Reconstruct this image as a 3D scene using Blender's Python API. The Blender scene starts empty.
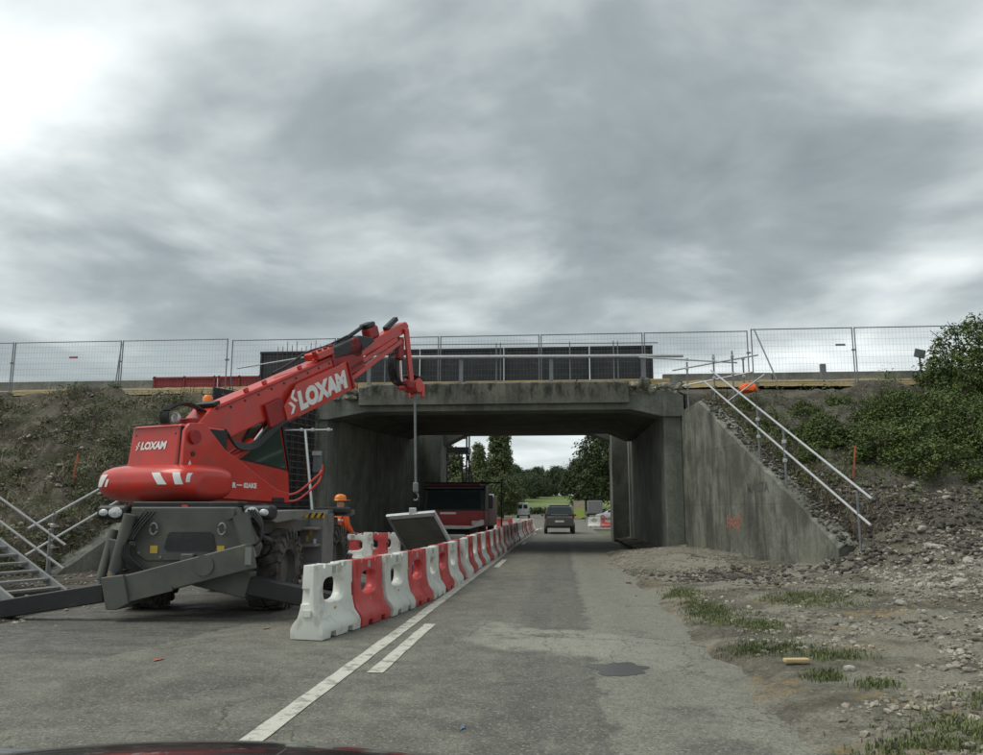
import bpy, bmesh, math, random
from mathutils import Vector, Matrix, noise
R = math.radians
random.seed(7)
scn = bpy.context.scene
C = scn.collection

# ------------------------------------------------------------------ camera
cd = bpy.data.cameras.new('camera'); cam = bpy.data.objects.new('camera', cd); C.objects.link(cam)
cam.location = (0, 0, 1.43)
cam.rotation_euler = (R(90 + 9.336), 0, R(4.828))
cd.sensor_fit = 'HORIZONTAL'; cd.sensor_width = 36.0; cd.lens = 36.0 * 800 / 983
cd.clip_start = 0.05; cd.clip_end = 3000
scn.camera = cam

# ------------------------------------------------------------------ world: overcast
SUN_EL, SUN_AZ = 58, -105          # azimuth measured from +Y towards +X
w = bpy.data.worlds.new('World'); scn.world = w; w.use_nodes = True
nt = w.node_tree; nt.nodes.clear()
def N(t, **k):
    n = nt.nodes.new(t)
    for a, b in k.items(): setattr(n, a, b)
    return n
L = lambda a, b: nt.links.new(a, b)
out = N('ShaderNodeOutputWorld'); bg = N('ShaderNodeBackground'); L(bg.outputs[0], out.inputs[0])
sky = N('ShaderNodeTexSky', sky_type='NISHITA', sun_disc=False)
sky.sun_elevation = R(SUN_EL); sky.sun_rotation = R(SUN_AZ)
tc = N('ShaderNodeTexCoord')
sep = N('ShaderNodeSeparateXYZ'); L(tc.outputs['Generated'], sep.inputs[0])
def M(op, a, b=None, c=None):
    n = N('ShaderNodeMath', operation=op)
    for i, v in enumerate((a, b, c)):
        if v is None: continue
        if isinstance(v, (int, float)): n.inputs[i].default_value = v
        else: L(v, n.inputs[i])
    return n.outputs[0]
zz = M('ADD', M('MAXIMUM', sep.outputs[2], 0.0), 0.16)
px = M('DIVIDE', sep.outputs[0], zz); py = M('DIVIDE', sep.outputs[1], zz)
cmb = N('ShaderNodeCombineXYZ'); L(px, cmb.inputs[0]); L(py, cmb.inputs[1])
def NZ(scale, detail, rough, off, dist=0.0):
    mp = N('ShaderNodeMapping'); L(cmb.outputs[0], mp.inputs[0])
    mp.inputs['Location'].default_value = off
    n = N('ShaderNodeTexNoise'); L(mp.outputs[0], n.inputs['Vector'])
    n.inputs['Scale'].default_value = scale; n.inputs['Detail'].default_value = detail
    n.inputs['Roughness'].default_value = rough; n.inputs['Distortion'].default_value = dist
    return n.outputs['Fac']
big = NZ(0.62, 3.0, 0.45, (-31.5, 10.7, -9.6), 0.35)
mid = NZ(1.7, 5.0, 0.50, (18.0, 12.3, -5.5), 0.3)
fin = NZ(4.2, 4.0, 0.5, (3.0, 8.3, 2.5), 0.2)
den = M('ADD', M('ADD', M('MULTIPLY', big, 0.54), M('MULTIPLY', mid, 0.36)), M('MULTIPLY', fin, 0.10))
rmp = N('ShaderNodeValToRGB'); L(den, rmp.inputs[0])
e = rmp.color_ramp.elements
e[0].position = 0.375; e[0].color = (0.150, 0.176, 0.184, 1)
e[1].position = 0.62; e[1].color = (0.70, 0.73, 0.72, 1)
x = rmp.color_ramp.elements.new(0.45); x.color = (0.232, 0.265, 0.273, 1)
x = rmp.color_ramp.elements.new(0.515); x.color = (0.395, 0.432, 0.436, 1)
# thin cloud bank whitens evenly towards the horizon all the way round
hz = M('SUBTRACT', 1.0, M('MULTIPLY', M('MINIMUM', M('MAXIMUM', sep.outputs[2], 0.0), 0.30), 1 / 0.30))
mxh = N('ShaderNodeMix', data_type='RGBA'); L(M('MULTIPLY', M('POWER', hz, 1.7), 0.72), mxh.inputs[0])
L(rmp.outputs[0], mxh.inputs[6]); mxh.inputs[7].default_value = (0.52, 0.565, 0.568, 1)
skm = N('ShaderNodeMix', data_type='RGBA', blend_type='MULTIPLY'); skm.inputs[0].default_value = 1.0
L(sky.outputs[0], skm.inputs[6]); skm.inputs[7].default_value = (0.10, 0.10, 0.10, 1)
mx = N('ShaderNodeMix', data_type='RGBA'); mx.inputs[0].default_value = 0.95
L(skm.outputs[2], mx.inputs[6]); L(mxh.outputs[2], mx.inputs[7])
L(mx.outputs[2], bg.inputs[0]); bg.inputs[1].default_value = 1.0

sd = bpy.data.lights.new('sun', 'SUN'); sun = bpy.data.objects.new('sun', sd); C.objects.link(sun)
sd.energy = 1.3; sd.angle = R(35); sd.color = (1.0, 0.98, 0.90)
dv = Vector((math.sin(R(SUN_AZ)) * math.cos(R(SUN_EL)), math.cos(R(SUN_AZ)) * math.cos(R(SUN_EL)), math.sin(R(SUN_EL))))
sun.rotation_euler = dv.to_track_quat('Z', 'Y').to_euler()
vs = scn.view_settings; vs.view_transform = 'Standard'; vs.look = 'None'; vs.exposure = 0.70; vs.gamma = 1.0
vs.use_curve_mapping = False

# ------------------------------------------------------------------ materials
MAT = {}
def mat(name, col, rough=0.6, var=0.15, scale=4.0, bump=0.0, bscale=60.0, metal=0.0, col2=None, stretch=(1, 1, 1),
        lo=0.35, hi=0.65, spec=0.5, dirt=None, dscale=1.5, dlo=0.52, dhi=0.7, coat=0.0, cells=0.0, detail=6.0, rand=0.0):
    m = bpy.data.materials.new(name); m.use_nodes = True; t = m.node_tree; b = t.nodes['Principled BSDF']
    lk = t.links.new
    tcn = t.nodes.new('ShaderNodeTexCoord'); mp = t.nodes.new('ShaderNodeMapping'); lk(tcn.outputs['Object'], mp.inputs[0])
    mp.inputs['Scale'].default_value = stretch
    n = t.nodes.new('ShaderNodeTexNoise'); lk(mp.outputs[0], n.inputs['Vector'])
    n.inputs['Scale'].default_value = scale; n.inputs['Detail'].default_value = detail; n.inputs['Roughness'].default_value = 0.62
    r = t.nodes.new('ShaderNodeValToRGB'); lk(n.outputs['Fac'], r.inputs[0])
    c1 = [max(0, v * (1 - var)) for v in col]; c2 = col2 if col2 else [v * (1 + var) for v in col]
    r.color_ramp.elements[0].position = lo; r.color_ramp.elements[1].position = hi
    r.color_ramp.elements[0].color = (*c1, 1); r.color_ramp.elements[1].color = (*c2, 1)
    cur = r.outputs[0]
    if cells:
        v = t.nodes.new('ShaderNodeTexVoronoi'); lk(tcn.outputs['Object'], v.inputs['Vector']); v.inputs['Scale'].default_value = cells
        hs = t.nodes.new('ShaderNodeSeparateColor'); lk(v.outputs['Color'], hs.inputs[0])
        mr = t.nodes.new('ShaderNodeMapRange'); lk(hs.outputs[0], mr.inputs[0]); mr.inputs[3].default_value = 0.55; mr.inputs[4].default_value = 1.5
        mm = t.nodes.new('ShaderNodeMix'); mm.data_type = 'RGBA'; mm.blend_type = 'MULTIPLY'; mm.inputs[0].default_value = 1
        lk(cur, mm.inputs[6]); lk(mr.outputs[0], mm.inputs[7]); cur = mm.outputs[2]
    if rand:
        oi = t.nodes.new('ShaderNodeObjectInfo'); mr = t.nodes.new('ShaderNodeMapRange'); lk(oi.outputs['Random'], mr.inputs[0]); mr.inputs[3].default_value = 1 - rand; mr.inputs[4].default_value = 1 + rand * .4
        mm = t.nodes.new('ShaderNodeMix'); mm.data_type = 'RGBA'; mm.blend_type = 'MULTIPLY'; mm.inputs[0].default_value = 1; lk(cur, mm.inputs[6]); lk(mr.outputs[0], mm.inputs[7]); cur = mm.outputs[2]
        sc_ = t.nodes.new('ShaderNodeVectorMath'); sc_.operation = 'ADD'; lk(tcn.outputs['Object'], sc_.inputs[0])
        ml = t.nodes.new('ShaderNodeMath'); ml.operation = 'MULTIPLY'; lk(oi.outputs['Random'], ml.inputs[0]); ml.inputs[1].default_value = 40; lk(ml.outputs[0], sc_.inputs[1]); lk(sc_.outputs[0], mp.inputs[0])
    if dirt:
        n2 = t.nodes.new('ShaderNodeTexNoise'); lk(mp.outputs[0], n2.inputs['Vector']); n2.inputs['Scale'].default_value = dscale
        n2.inputs['Detail'].default_value = 8; n2.inputs['Roughness'].default_value = 0.65
        mr = t.nodes.new('ShaderNodeMapRange'); lk(n2.outputs['Fac'], mr.inputs[0]); mr.inputs[1].default_value = dlo; mr.inputs[2].default_value = dhi
        mm = t.nodes.new('ShaderNodeMix'); mm.data_type = 'RGBA'; lk(mr.outputs[0], mm.inputs[0]); lk(cur, mm.inputs[6])
        mm.inputs[7].default_value = (*dirt, 1); cur = mm.outputs[2]
    lk(cur, b.inputs['Base Color'])
    b.inputs['Roughness'].default_value = rough; b.inputs['Metallic'].default_value = metal
    b.inputs['Specular IOR Level'].default_value = spec; b.inputs['Coat Weight'].default_value = coat
    if bump:
        bn = t.nodes.new('ShaderNodeTexNoise'); lk(tcn.outputs['Object'], bn.inputs['Vector']); bn.inputs['Scale'].default_value = bscale
        bn.inputs['Detail'].default_value = 4
        bp = t.nodes.new('ShaderNodeBump'); lk(bn.outputs['Fac'], bp.inputs['Height']); bp.inputs['Strength'].default_value = bump
        bp.inputs['Distance'].default_value = 0.05; lk(bp.outputs[0], b.inputs['Normal'])
    MAT[name] = m; return m

mat('red_paint', (0.56, 0.034, 0.022), 0.34, 0.10, 2.5, coat=0.25, dirt=(0.26, 0.075, 0.055), dscale=2.2, dlo=0.50, dhi=0.78, bump=0.01, bscale=8)
mat('red_dull', (0.30, 0.018, 0.018), 0.5, 0.2, 3)
mat('white_print', (0.78, 0.78, 0.76), 0.5, 0.05)
mat('machine_grey', (0.080, 0.086, 0.076), 0.55, 0.15, 3, bump=0.02, dirt=(0.13, 0.12, 0.095), dscale=1.8, dlo=0.48, dhi=0.72)
mat('machine_lightgrey', (0.19, 0.195, 0.19), 0.5, 0.1, 3, dirt=(0.12, 0.11, 0.09), dscale=3)
mat('black_steel', (0.016, 0.017, 0.019), 0.5, 0.3, 4, dirt=(0.06, 0.055, 0.045), dscale=3, dlo=0.55, dhi=0.8)
mat('rubber', (0.036, 0.036, 0.034), 0.85, 0.2, 5, bump=0.05, dirt=(0.15, 0.14, 0.115), dscale=4, dlo=0.42, dhi=0.68)
mat('hose', (0.015, 0.015, 0.016), 0.45, 0.1)
mat('chrome', (0.7, 0.7, 0.7), 0.15, 0.02, metal=1.0)
mat('glass_dark', (0.02, 0.03, 0.03), 0.06, 0.1, spec=0.8)
mat('cab_glass', (0.035, 0.06, 0.055), 0.05, 0.05, spec=0.9)
mat('cab_interior', (0.30, 0.42, 0.40), 0.5, 0.3, 14, col2=(0.05, 0.09, 0.09), lo=0.45, hi=0.55)
mat('lens', (0.55, 0.57, 0.57), 0.08, 0.3, 30, spec=0.9)
mat('yellow', (0.55, 0.36, 0.05), 0.6, 0.1)
mat('amber', (0.85, 0.24, 0.03), 0.3, 0.1)
mat('plastic_white', (0.70, 0.715, 0.66), 0.42, 0.05, 3, dirt=(0.30, 0.29, 0.24), dscale=3.4, dlo=0.53, dhi=0.74, bump=0.02, bscale=18, rand=.16)
mat('plastic_red', (0.50, 0.045, 0.05), 0.42, 0.12, 3, col2=(0.56, 0.085, 0.085), dirt=(0.33, 0.16, 0.14), dscale=3.4, dlo=0.53, dhi=0.74, bump=0.02, bscale=18, rand=.22)
mat('sticker', (0.33, 0.35, 0.34), 0.4, 0.1)
mat('galvanised', (0.50, 0.52, 0.53), 0.45, 0.1, 8, metal=0.35)
mat('alu_dull', (0.27, 0.28, 0.275), 0.5, 0.15, 8, metal=0.2)
mat('galv_dark', (0.20, 0.21, 0.22), 0.5, 0.15, 8, metal=0.3)
mat('rust', (0.09, 0.055, 0.04), 0.8, 0.3, 6)
mat('timber', (0.50, 0.38, 0.19), 0.75, 0.2, 3, stretch=(0.4, 5, 5), bump=0.05)
mat('black_panel', (0.028, 0.031, 0.034), 0.5, 0.35, 2.0, dirt=(0.10, 0.105, 0.11), dscale=1.6, dlo=0.56, dhi=0.8)
mat('hivis', (0.85, 0.13, 0.03), 0.7, 0.1)
mat('navy', (0.03, 0.035, 0.05), 0.8, 0.2)
mat('skin', (0.45, 0.26, 0.18), 0.6, 0.05)
mat('bark', (0.07, 0.055, 0.042), 0.9, 0.35, 6, bump=0.3, bscale=20)
def leafmat(name, a, b):
    m = mat(name, a, 0.6, 0.25, 0.9, col2=b, lo=0.3, hi=0.7, spec=0.3)
    bs = m.node_tree.nodes['Principled BSDF']
    bs.inputs['Transmission Weight'].default_value = 0.0
    return m
leafmat('leaf_poplar', (0.075, 0.105, 0.040), (0.140, 0.170, 0.068))
leafmat('leaf_dark', (0.038, 0.062, 0.022), (0.082, 0.112, 0.040))
leafmat('leaf_far', (0.055, 0.080, 0.040), (0.095, 0.122, 0.060))
leafmat('leaf_shrub', (0.055, 0.095, 0.025), (0.145, 0.190, 0.055))
leafmat('leaf_weed', (0.050, 0.072, 0.026), (0.125, 0.140, 0.056))
leafmat('dry_stalk', (0.14, 0.115, 0.075), (0.24, 0.20, 0.135))
leafmat('grass_blade', (0.10, 0.135, 0.048), (0.20, 0.225, 0.10))
mat('stone', (0.25, 0.225, 0.185), 0.85, 0.35, 5, cells=2.6, bump=0.1, bscale=30)
mat('clod', (0.080, 0.072, 0.060), 0.95, 0.35, 5, cells=4, bump=0.3, bscale=40)
mat('stone_pale', (0.36, 0.345, 0.30), 0.85, 0.2, 5, bump=0.1, bscale=30)
mat('gravel_stone', (0.27, 0.245, 0.195), 0.9, 0.25, 4, cells=9)
mat('orange_paint', (0.42, 0.12, 0.08), 0.8, 0.2, 12, dirt=(0.15, 0.13, 0.11), dscale=14, dlo=0.46, dhi=0.56)
mat('stake_orange', (0.50, 0.12, 0.06), 0.7, 0.2)
mat('blue_paint', (0.07, 0.15, 0.27), 0.8, 0.2, 12, dirt=(0.15, 0.14, 0.13), dscale=14, dlo=0.46, dhi=0.56)
mat('blue_plastic', (0.03, 0.08, 0.18), 0.4, 0.1)

def graph(name):
    m = bpy.data.materials.new(name); m.use_nodes = True; MAT[name] = m
    t = m.node_tree; b = t.nodes['Principled BSDF']
    class G: pass
    g = G(); g.t = t; g.b = b; g.m = m
    g.tc = t.nodes.new('ShaderNodeTexCoord').outputs['Object']
    sp = t.nodes.new('ShaderNodeSeparateXYZ'); t.links.new(g.tc, sp.inputs[0]); g.x, g.y, g.z = sp.outputs
    def setin(s, v):
        if isinstance(v, (int, float)): s.default_value = v
        elif isinstance(v, (tuple, list)): s.default_value = (*v, 1) if len(s.default_value) == 4 else v
        else: t.links.new(v, s)
    def math_(op, a, b=0.0, c=None, clamp=False):
        n = t.nodes.new('ShaderNodeMath'); n.operation = op; n.use_clamp = clamp
        setin(n.inputs[0], a); setin(n.inputs[1], b)
        if c is not None: setin(n.inputs[2], c)
        return n.outputs[0]
    def noise_(scale, detail=5, rough=0.6, stretch=(1, 1, 1), off=(0, 0, 0), dist=0.0):
        mp = t.nodes.new('ShaderNodeMapping'); t.links.new(g.tc, mp.inputs[0]); mp.inputs['Scale'].default_value = stretch; mp.inputs['Location'].default_value = off
        n = t.nodes.new('ShaderNodeTexNoise'); t.links.new(mp.outputs[0], n.inputs['Vector']); n.inputs['Scale'].default_value = scale
        n.inputs['Detail'].default_value = detail; n.inputs['Roughness'].default_value = rough; n.inputs['Distortion'].default_value = dist
        return n.outputs['Fac']
    def step(v, a, b):
        n = t.nodes.new('ShaderNodeMapRange'); n.interpolation_type = 'SMOOTHSTEP'; setin(n.inputs[0], v); n.inputs[1].default_value = a; n.inputs[2].default_value = b
        return n.outputs[0]
    def mix(f, a, b, bt='MIX'):
        n = t.nodes.new('ShaderNodeMix'); n.data_type = 'RGBA'; n.blend_type = bt; setin(n.inputs[0], f); setin(n.inputs[6], a); setin(n.inputs[7], b)
        return n.outputs[2]
    def bump(h, s, d=0.03):
        n = t.nodes.new('ShaderNodeBump'); setin(n.inputs['Height'], h); n.inputs['Strength'].default_value = s; n.inputs['Distance'].default_value = d
        t.links.new(n.outputs[0], b.inputs['Normal'])
    def voro(scale, feat='F1', outp='Distance', stretch=(1, 1, 1)):
        mp = t.nodes.new('ShaderNodeMapping'); t.links.new(g.tc, mp.inputs[0]); mp.inputs['Scale'].default_value = stretch
        n = t.nodes.new('ShaderNodeTexVoronoi'); n.feature = feat; t.links.new(mp.outputs[0], n.inputs['Vector']); n.inputs['Scale'].default_value = scale
        return n.outputs[outp]
    def crack(scale, dist, wd):
        n = t.nodes.new('ShaderNodeTexNoise'); t.links.new(g.tc, n.inputs['Vector']); n.inputs['Scale'].default_value = scale * 3.2; n.inputs['Detail'].default_value = 7; n.inputs['Roughness'].default_value = .68
        vm = t.nodes.new('ShaderNodeVectorMath'); vm.operation = 'SCALE'; t.links.new(n.outputs['Color'], vm.inputs[0]); vm.inputs[3].default_value = dist / scale
        va = t.nodes.new('ShaderNodeVectorMath'); va.operation = 'ADD'; t.links.new(g.tc, va.inputs[0]); t.links.new(vm.outputs[0], va.inputs[1])
        v = t.nodes.new('ShaderNodeTexVoronoi'); v.feature = 'DISTANCE_TO_EDGE'; t.links.new(va.outputs[0], v.inputs['Vector']); v.inputs['Scale'].default_value = scale
        return step(v.outputs['Distance'], wd, wd * .3)
    g.crack = crack
    g.math, g.noise, g.step, g.mix, g.bump, g.voro, g.set = math_, noise_, step, mix, bump, voro, setin
    return g

# asphalt: old brownish surface, paler repair strip on the right, darker wet patch on the left, dusty transverse patch
g = graph('asphalt')
fine = g.noise(95, 3, 0.7); med = g.noise(3.0, 6, 0.62); lrg = g.noise(0.55, 4, 0.55)
c = g.mix(g.step(med, 0.3, 0.7), (0.118, 0.115, 0.094), (0.198, 0.193, 0.157))
c = g.mix(g.math('MULTIPLY', g.step(lrg, 0.42, 0.64), 0.45), c, (0.098, 0.094, 0.086))
wx = g.math('ADD', g.x, g.math('MULTIPLY', g.math('SUBTRACT', g.noise(2.2, 5), 0.5), 0.30))
wy = g.math('ADD', g.y, g.math('MULTIPLY', g.math('SUBTRACT', g.noise(1.3, 5, off=(5, 2, 0)), 0.5), 1.5))
strip = g.math('MULTIPLY', g.step(wx, 0.27, 0.33), g.step(wy, 30.0, 29.0))
c = g.mix(g.math('MULTIPLY', strip, 0.75), c, g.mix(g.step(g.noise(7, 5), 0.3, 0.7), (0.192, 0.187, 0.152), (0.245, 0.238, 0.194)))
# worn dark seam along the lane and dark wheel band
seam = g.math('MULTIPLY', g.step(wx, -0.42, -0.36), g.step(wx, -0.12, -0.18))
seam = g.math('MULTIPLY', seam, g.step(g.noise(1.8, 6, 0.7, stretch=(1, 0.35, 1)), 0.40, 0.62))
c = g.mix(g.math('MULTIPLY', seam, 0.6), c, (0.075, 0.073, 0.068))
sm2 = g.math('MULTIPLY', g.step(wx, 0.16, 0.25), g.step(wx, 0.42, 0.33)); sm2 = g.math('MULTIPLY', sm2, g.step(g.noise(5, 6, 0.7), 0.46, 0.6))
c = g.mix(g.math('MULTIPLY', sm2, 0.7), c, (0.06, 0.058, 0.054))
crk = g.math('MULTIPLY', g.step(g.noise(2.6, 7, 0.72, stretch=(1, 2.2, 1), off=(3, 9, 0)), 0.60, 0.68), g.step(wx, -1.2, 0.2))
c = g.mix(g.math('MULTIPLY', crk, 0.6), c, (0.070, 0.067, 0.060))
st2 = g.math('MULTIPLY', g.step(wx, -.62, -.50), g.step(wx, .34, .26))
c = g.mix(g.math('MULTIPLY', st2, 0.42), c, (0.090, 0.088, 0.081))
# dusty pale patch crossing the lane about ten metres ahead
pc = g.math('ADD', 9.15, g.math('MULTIPLY', g.x, -0.62))
pd = g.math('ABSOLUTE', g.math('SUBTRACT', wy, pc))
pm = g.math('MULTIPLY', g.step(pd, 0.95, 0.62), g.math('MULTIPLY', g.step(g.x, -1.35, -0.75), g.step(g.x, 1.3, 0.7)))
c = g.mix(g.math('MULTIPLY', pm, g.step(g.noise(2.5, 6, 0.65), 0.32, 0.52)), c, (0.268, 0.268, 0.222))
# dark fresh patch of tar where the machine stands
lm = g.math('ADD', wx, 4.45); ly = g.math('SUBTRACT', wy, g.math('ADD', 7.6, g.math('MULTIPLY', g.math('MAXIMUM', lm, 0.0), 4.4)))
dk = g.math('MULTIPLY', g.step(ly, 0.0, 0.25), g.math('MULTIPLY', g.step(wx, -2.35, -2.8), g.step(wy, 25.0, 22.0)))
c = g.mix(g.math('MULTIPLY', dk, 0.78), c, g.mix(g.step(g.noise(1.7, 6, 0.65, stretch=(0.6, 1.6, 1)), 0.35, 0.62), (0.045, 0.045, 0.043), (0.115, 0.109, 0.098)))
dk2 = g.math('MULTIPLY', g.step(g.noise(0.9, 5, 0.6, off=(11, 4, 0)), 0.52, 0.62), g.step(wy, 7.8, 6.8))
c = g.mix(g.math('MULTIPLY', dk2, 0.5), c, (0.062, 0.060, 0.055))
ck = g.math('MAXIMUM', g.crack(.42, .55, .010), g.crack(1.1, .35, .012))
ck = g.math('MULTIPLY', ck, g.step(g.noise(.45, 4, .6, off=(6, 1, 0)), .46, .58))
c = g.mix(g.math('MULTIPLY', ck, .75), c, (0.040, 0.038, 0.034))
tr = g.math('ADD', g.step(g.math('ABSOLUTE', g.math('ADD', wx, .95)), .34, .10), g.step(g.math('ABSOLUTE', g.math('SUBTRACT', wx, .80)), .34, .10))
c = g.mix(g.math('MULTIPLY', g.math('MULTIPLY', tr, g.step(g.noise(.8, 5, .6, stretch=(1, .2, 1)), .35, .65)), .30), c, (0.082, 0.080, 0.070))
agg = g.voro(62, 'F1', 'Color'); asp = g.t.nodes.new('ShaderNodeSeparateColor'); g.t.links.new(agg, asp.inputs[0])
c = g.mix(g.math('MULTIPLY', g.step(asp.outputs[0], .80, .9), .5), c, (0.30, 0.288, 0.245))
c = g.mix(g.math('MULTIPLY', g.step(asp.outputs[1], .82, .92), .5), c, (0.055, 0.053, 0.047))
c = g.mix(1.0, c, g.mix(g.step(fine, 0.3, 0.7), (0.62, 0.62, 0.62), (1.36, 1.36, 1.34)), 'MULTIPLY')
g.set(g.b.inputs['Base Color'], c); g.set(g.b.inputs['Roughness'], g.mix(g.math('MULTIPLY', dk, g.step(med, 0.45, 0.6)), (0.85,) * 3, (0.5,) * 3))
g.bump(g.math('ADD', fine, g.math('MULTIPLY', med, 0.7)), 0.35, 0.012)

g = graph('road_paint')
c = g.mix(g.step(g.noise(7, 7, 0.75), 0.36, 0.52), (0.22, 0.215, 0.18), (0.56, 0.555, 0.48))
c = g.mix(g.math('MULTIPLY', g.step(g.noise(60, 3), 0.52, 0.62), 0.25), c, (0.25, 0.24, 0.21))
g.set(g.b.inputs['Base Color'], c); g.b.inputs['Roughness'].default_value = 0.7; g.bump(g.noise(90), 0.2, 0.01)

def soil(name, base, base2, pale, yellow, green=0.0):
    g = graph(name)
    a = g.noise(0.8, 7, 0.65); b_ = g.noise(5, 7, 0.68); f = g.noise(45, 4, 0.7)
    c = g.mix(g.step(b_, 0.3, 0.7), base, base2)
    c = g.mix(g.math('MULTIPLY', g.step(a, 0.44, 0.58), 0.85), c, pale)
    ym = g.math('MULTIPLY', g.step(g.noise(0.9, 6, 0.6, off=(9, 1, 0)), 0.52, 0.66), g.step(g.noise(7, 5), 0.42, 0.6))
    c = g.mix(g.math('MULTIPLY', ym, yellow), c, (0.36, 0.27, 0.14))
    if green:
        c = g.mix(g.math('MULTIPLY', g.step(g.noise(1.1, 7, 0.7, off=(2, 7, 0)), 0.46, 0.6), green), c, (0.055, 0.066, 0.028))
    v = g.voro(16, 'F1', 'Color'); sp = g.t.nodes.new('ShaderNodeSeparateColor'); g.t.links.new(v, sp.inputs[0])
    st = g.math('MULTIPLY', g.step(sp.outputs[0], 0.62, 0.75), g.step(g.voro(16), 0.42, 0.25))
    c = g.mix(g.math('MULTIPLY', st, 0.7), c, g.mix(sp.outputs[1], (0.20, 0.185, 0.16), (0.42, 0.395, 0.34)))
    c = g.mix(1.0, c, g.mix(g.step(f, 0.25, 0.75), (0.62,) * 3, (1.35,) * 3), 'MULTIPLY')
    g.set(g.b.inputs['Base Color'], c); g.b.inputs['Roughness'].default_value = 0.95; g.b.inputs['Specular IOR Level'].default_value = 0.2
    g.bump(g.math('ADD', g.math('MULTIPLY', b_, 1.5), g.math('ADD', f, g.math('MULTIPLY', st, 0.6))), 0.8, 0.06)
soil('verge_soil', (0.110, 0.103, 0.080), (0.220, 0.204, 0.160), (0.34, 0.322, 0.262), 0.9)
soil('bank_soil', (0.052, 0.047, 0.038), (0.120, 0.108, 0.086), (0.175, 0.162, 0.134), 0.15)
soil('left_bank_soil', (0.044, 0.039, 0.029), (0.110, 0.098, 0.072), (0.185, 0.165, 0.130), 0.10, 0.75)
soil('left_soil', (0.060, 0.054, 0.044), (0.115, 0.104, 0.085), (0.175, 0.162, 0.135), 0.15)
soil('gravel', (0.21, 0.192, 0.155), (0.31, 0.285, 0.23), (0.34, 0.315, 0.26), 0.35)
soil('sand', (0.36, 0.27, 0.13), (0.46, 0.355, 0.18), (0.42, 0.34, 0.19), 0.3)
g = graph('meadow')
c = g.mix(g.step(g.noise(0.05, 6), 0.35, 0.65), (0.105, 0.150, 0.040), (0.165, 0.205, 0.060))
g.set(g.b.inputs['Base Color'], c); g.b.inputs['Roughness'].default_value = 0.95
g = graph('plain')
c = g.mix(g.step(g.noise(0.08, 7, 0.65), 0.4, 0.6), (0.08, 0.10, 0.035), (0.15, 0.13, 0.085))
g.set(g.b.inputs['Base Color'], c); g.b.inputs['Roughness'].default_value = 0.95

def concrete(name, base, base2, stain, amount, moss=0.0, top=5.0):
    g = graph(name)
    base = (base[0] * .98, base[1] * 1.02, base[2] * .97); base2 = (base2[0] * .98, base2[1] * 1.02, base2[2] * .97)
    a = g.noise(0.9, 6, 0.6); b_ = g.noise(14, 5, 0.65)
    c = g.mix(g.step(a, 0.38, 0.60), base, base2)
    st = g.noise(1.0, 7, 0.66, stretch=(1.6, 1.6, 0.35), off=(1, 3, 0), dist=.4)
    c = g.mix(g.math('MULTIPLY', g.step(st, 0.46, 0.66), amount), c, stain)
    dr = g.noise(2.0, 6, 0.6, stretch=(3.0, 3.0, 0.09), off=(2, 5, 1)); dm = g.noise(.55, 5, .6, off=(7, 3, 2))
    c = g.mix(g.math('MULTIPLY', g.math('MULTIPLY', g.step(dr, 0.52, 0.60), g.step(dm, .42, .58)), .6), c, stain)
    bl = g.noise(.6, 7, .7, off=(3, 8, 5)); c = g.mix(g.math('MULTIPLY', g.step(bl, .50, .58), .45), c, [v * .62 for v in base])
    ckk = g.math('MULTIPLY', g.crack(.5, .6, .006), g.step(g.noise(.5, 3), .5, .6)); c = g.mix(g.math('MULTIPLY', ckk, .6), c, [v * .3 for v in base])
    pl = g.noise(2.4, 6, 0.6, stretch=(1.5, 1.5, 0.25), off=(8, 2, 4))
    c = g.mix(g.math('MULTIPLY', g.step(pl, 0.56, 0.70), 0.35), c, [min(0.5, v * 1.45) for v in base2])
    if moss:
        mm = g.math('MULTIPLY', g.step(g.noise(2.2, 8, 0.7, stretch=(1.6, 1.6, 0.6), off=(4, 4, 4)), 0.46, 0.60), g.step(g.z, top - 0.75, top - 0.2))
        c = g.mix(g.math('MULTIPLY', mm, moss), c, (0.022, 0.022, 0.019))
    # faint shutter-board courses
    zz_ = g.math('FRACT', g.math('MULTIPLY', g.z, 1 / 1.55))
    ln = g.math('MULTIPLY', g.step(zz_, 0.012, 0.004), 0.55)
    c = g.mix(ln, c, stain)
    c = g.mix(1.0, c, g.mix(g.step(b_, 0.25, 0.75), (0.82,) * 3, (1.16,) * 3), 'MULTIPLY')
    g.set(g.b.inputs['Base Color'], c); g.b.inputs['Roughness'].default_value = 0.9
    g.bump(g.math('ADD', b_, g.math('MULTIPLY', g.noise(70, 3), 0.5)), 0.3, 0.02)
concrete('concrete_wall', (0.105, 0.105, 0.089), (0.215, 0.213, 0.182), (0.050, 0.050, 0.043), 0.8)
concrete('concrete_pier', (0.150, 0.152, 0.134), (0.225, 0.226, 0.200), (0.09, 0.092, 0.082), 0.5)
concrete('concrete_fascia', (0.125, 0.121, 0.103), (0.190, 0.182, 0.156), (0.085, 0.080, 0.068), 0.6, 0.85, 5.5)
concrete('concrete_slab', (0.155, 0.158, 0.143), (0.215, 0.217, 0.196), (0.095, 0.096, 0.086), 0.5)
concrete('concrete_inner', (0.085, 0.087, 0.080), (0.13, 0.132, 0.12), (0.08, 0.08, 0.072), 0.5)  # darkened so the colour itself adds to the underpass shade
concrete('concrete_barrier', (0.17, 0.168, 0.155), (0.235, 0.232, 0.212), (0.10, 0.098, 0.088), 0.5)
concrete('concrete_broken', (0.24, 0.225, 0.19), (0.36, 0.34, 0.29), (0.10, 0.09, 0.075), 0.5)
g = graph('puddle_water')
g.set(g.b.inputs['Base Color'], (0.15, 0.155, 0.152)); g.b.inputs['Roughness'].default_value = 0.12; g.bump(g.noise(6), 0.02, 0.01)

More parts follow.
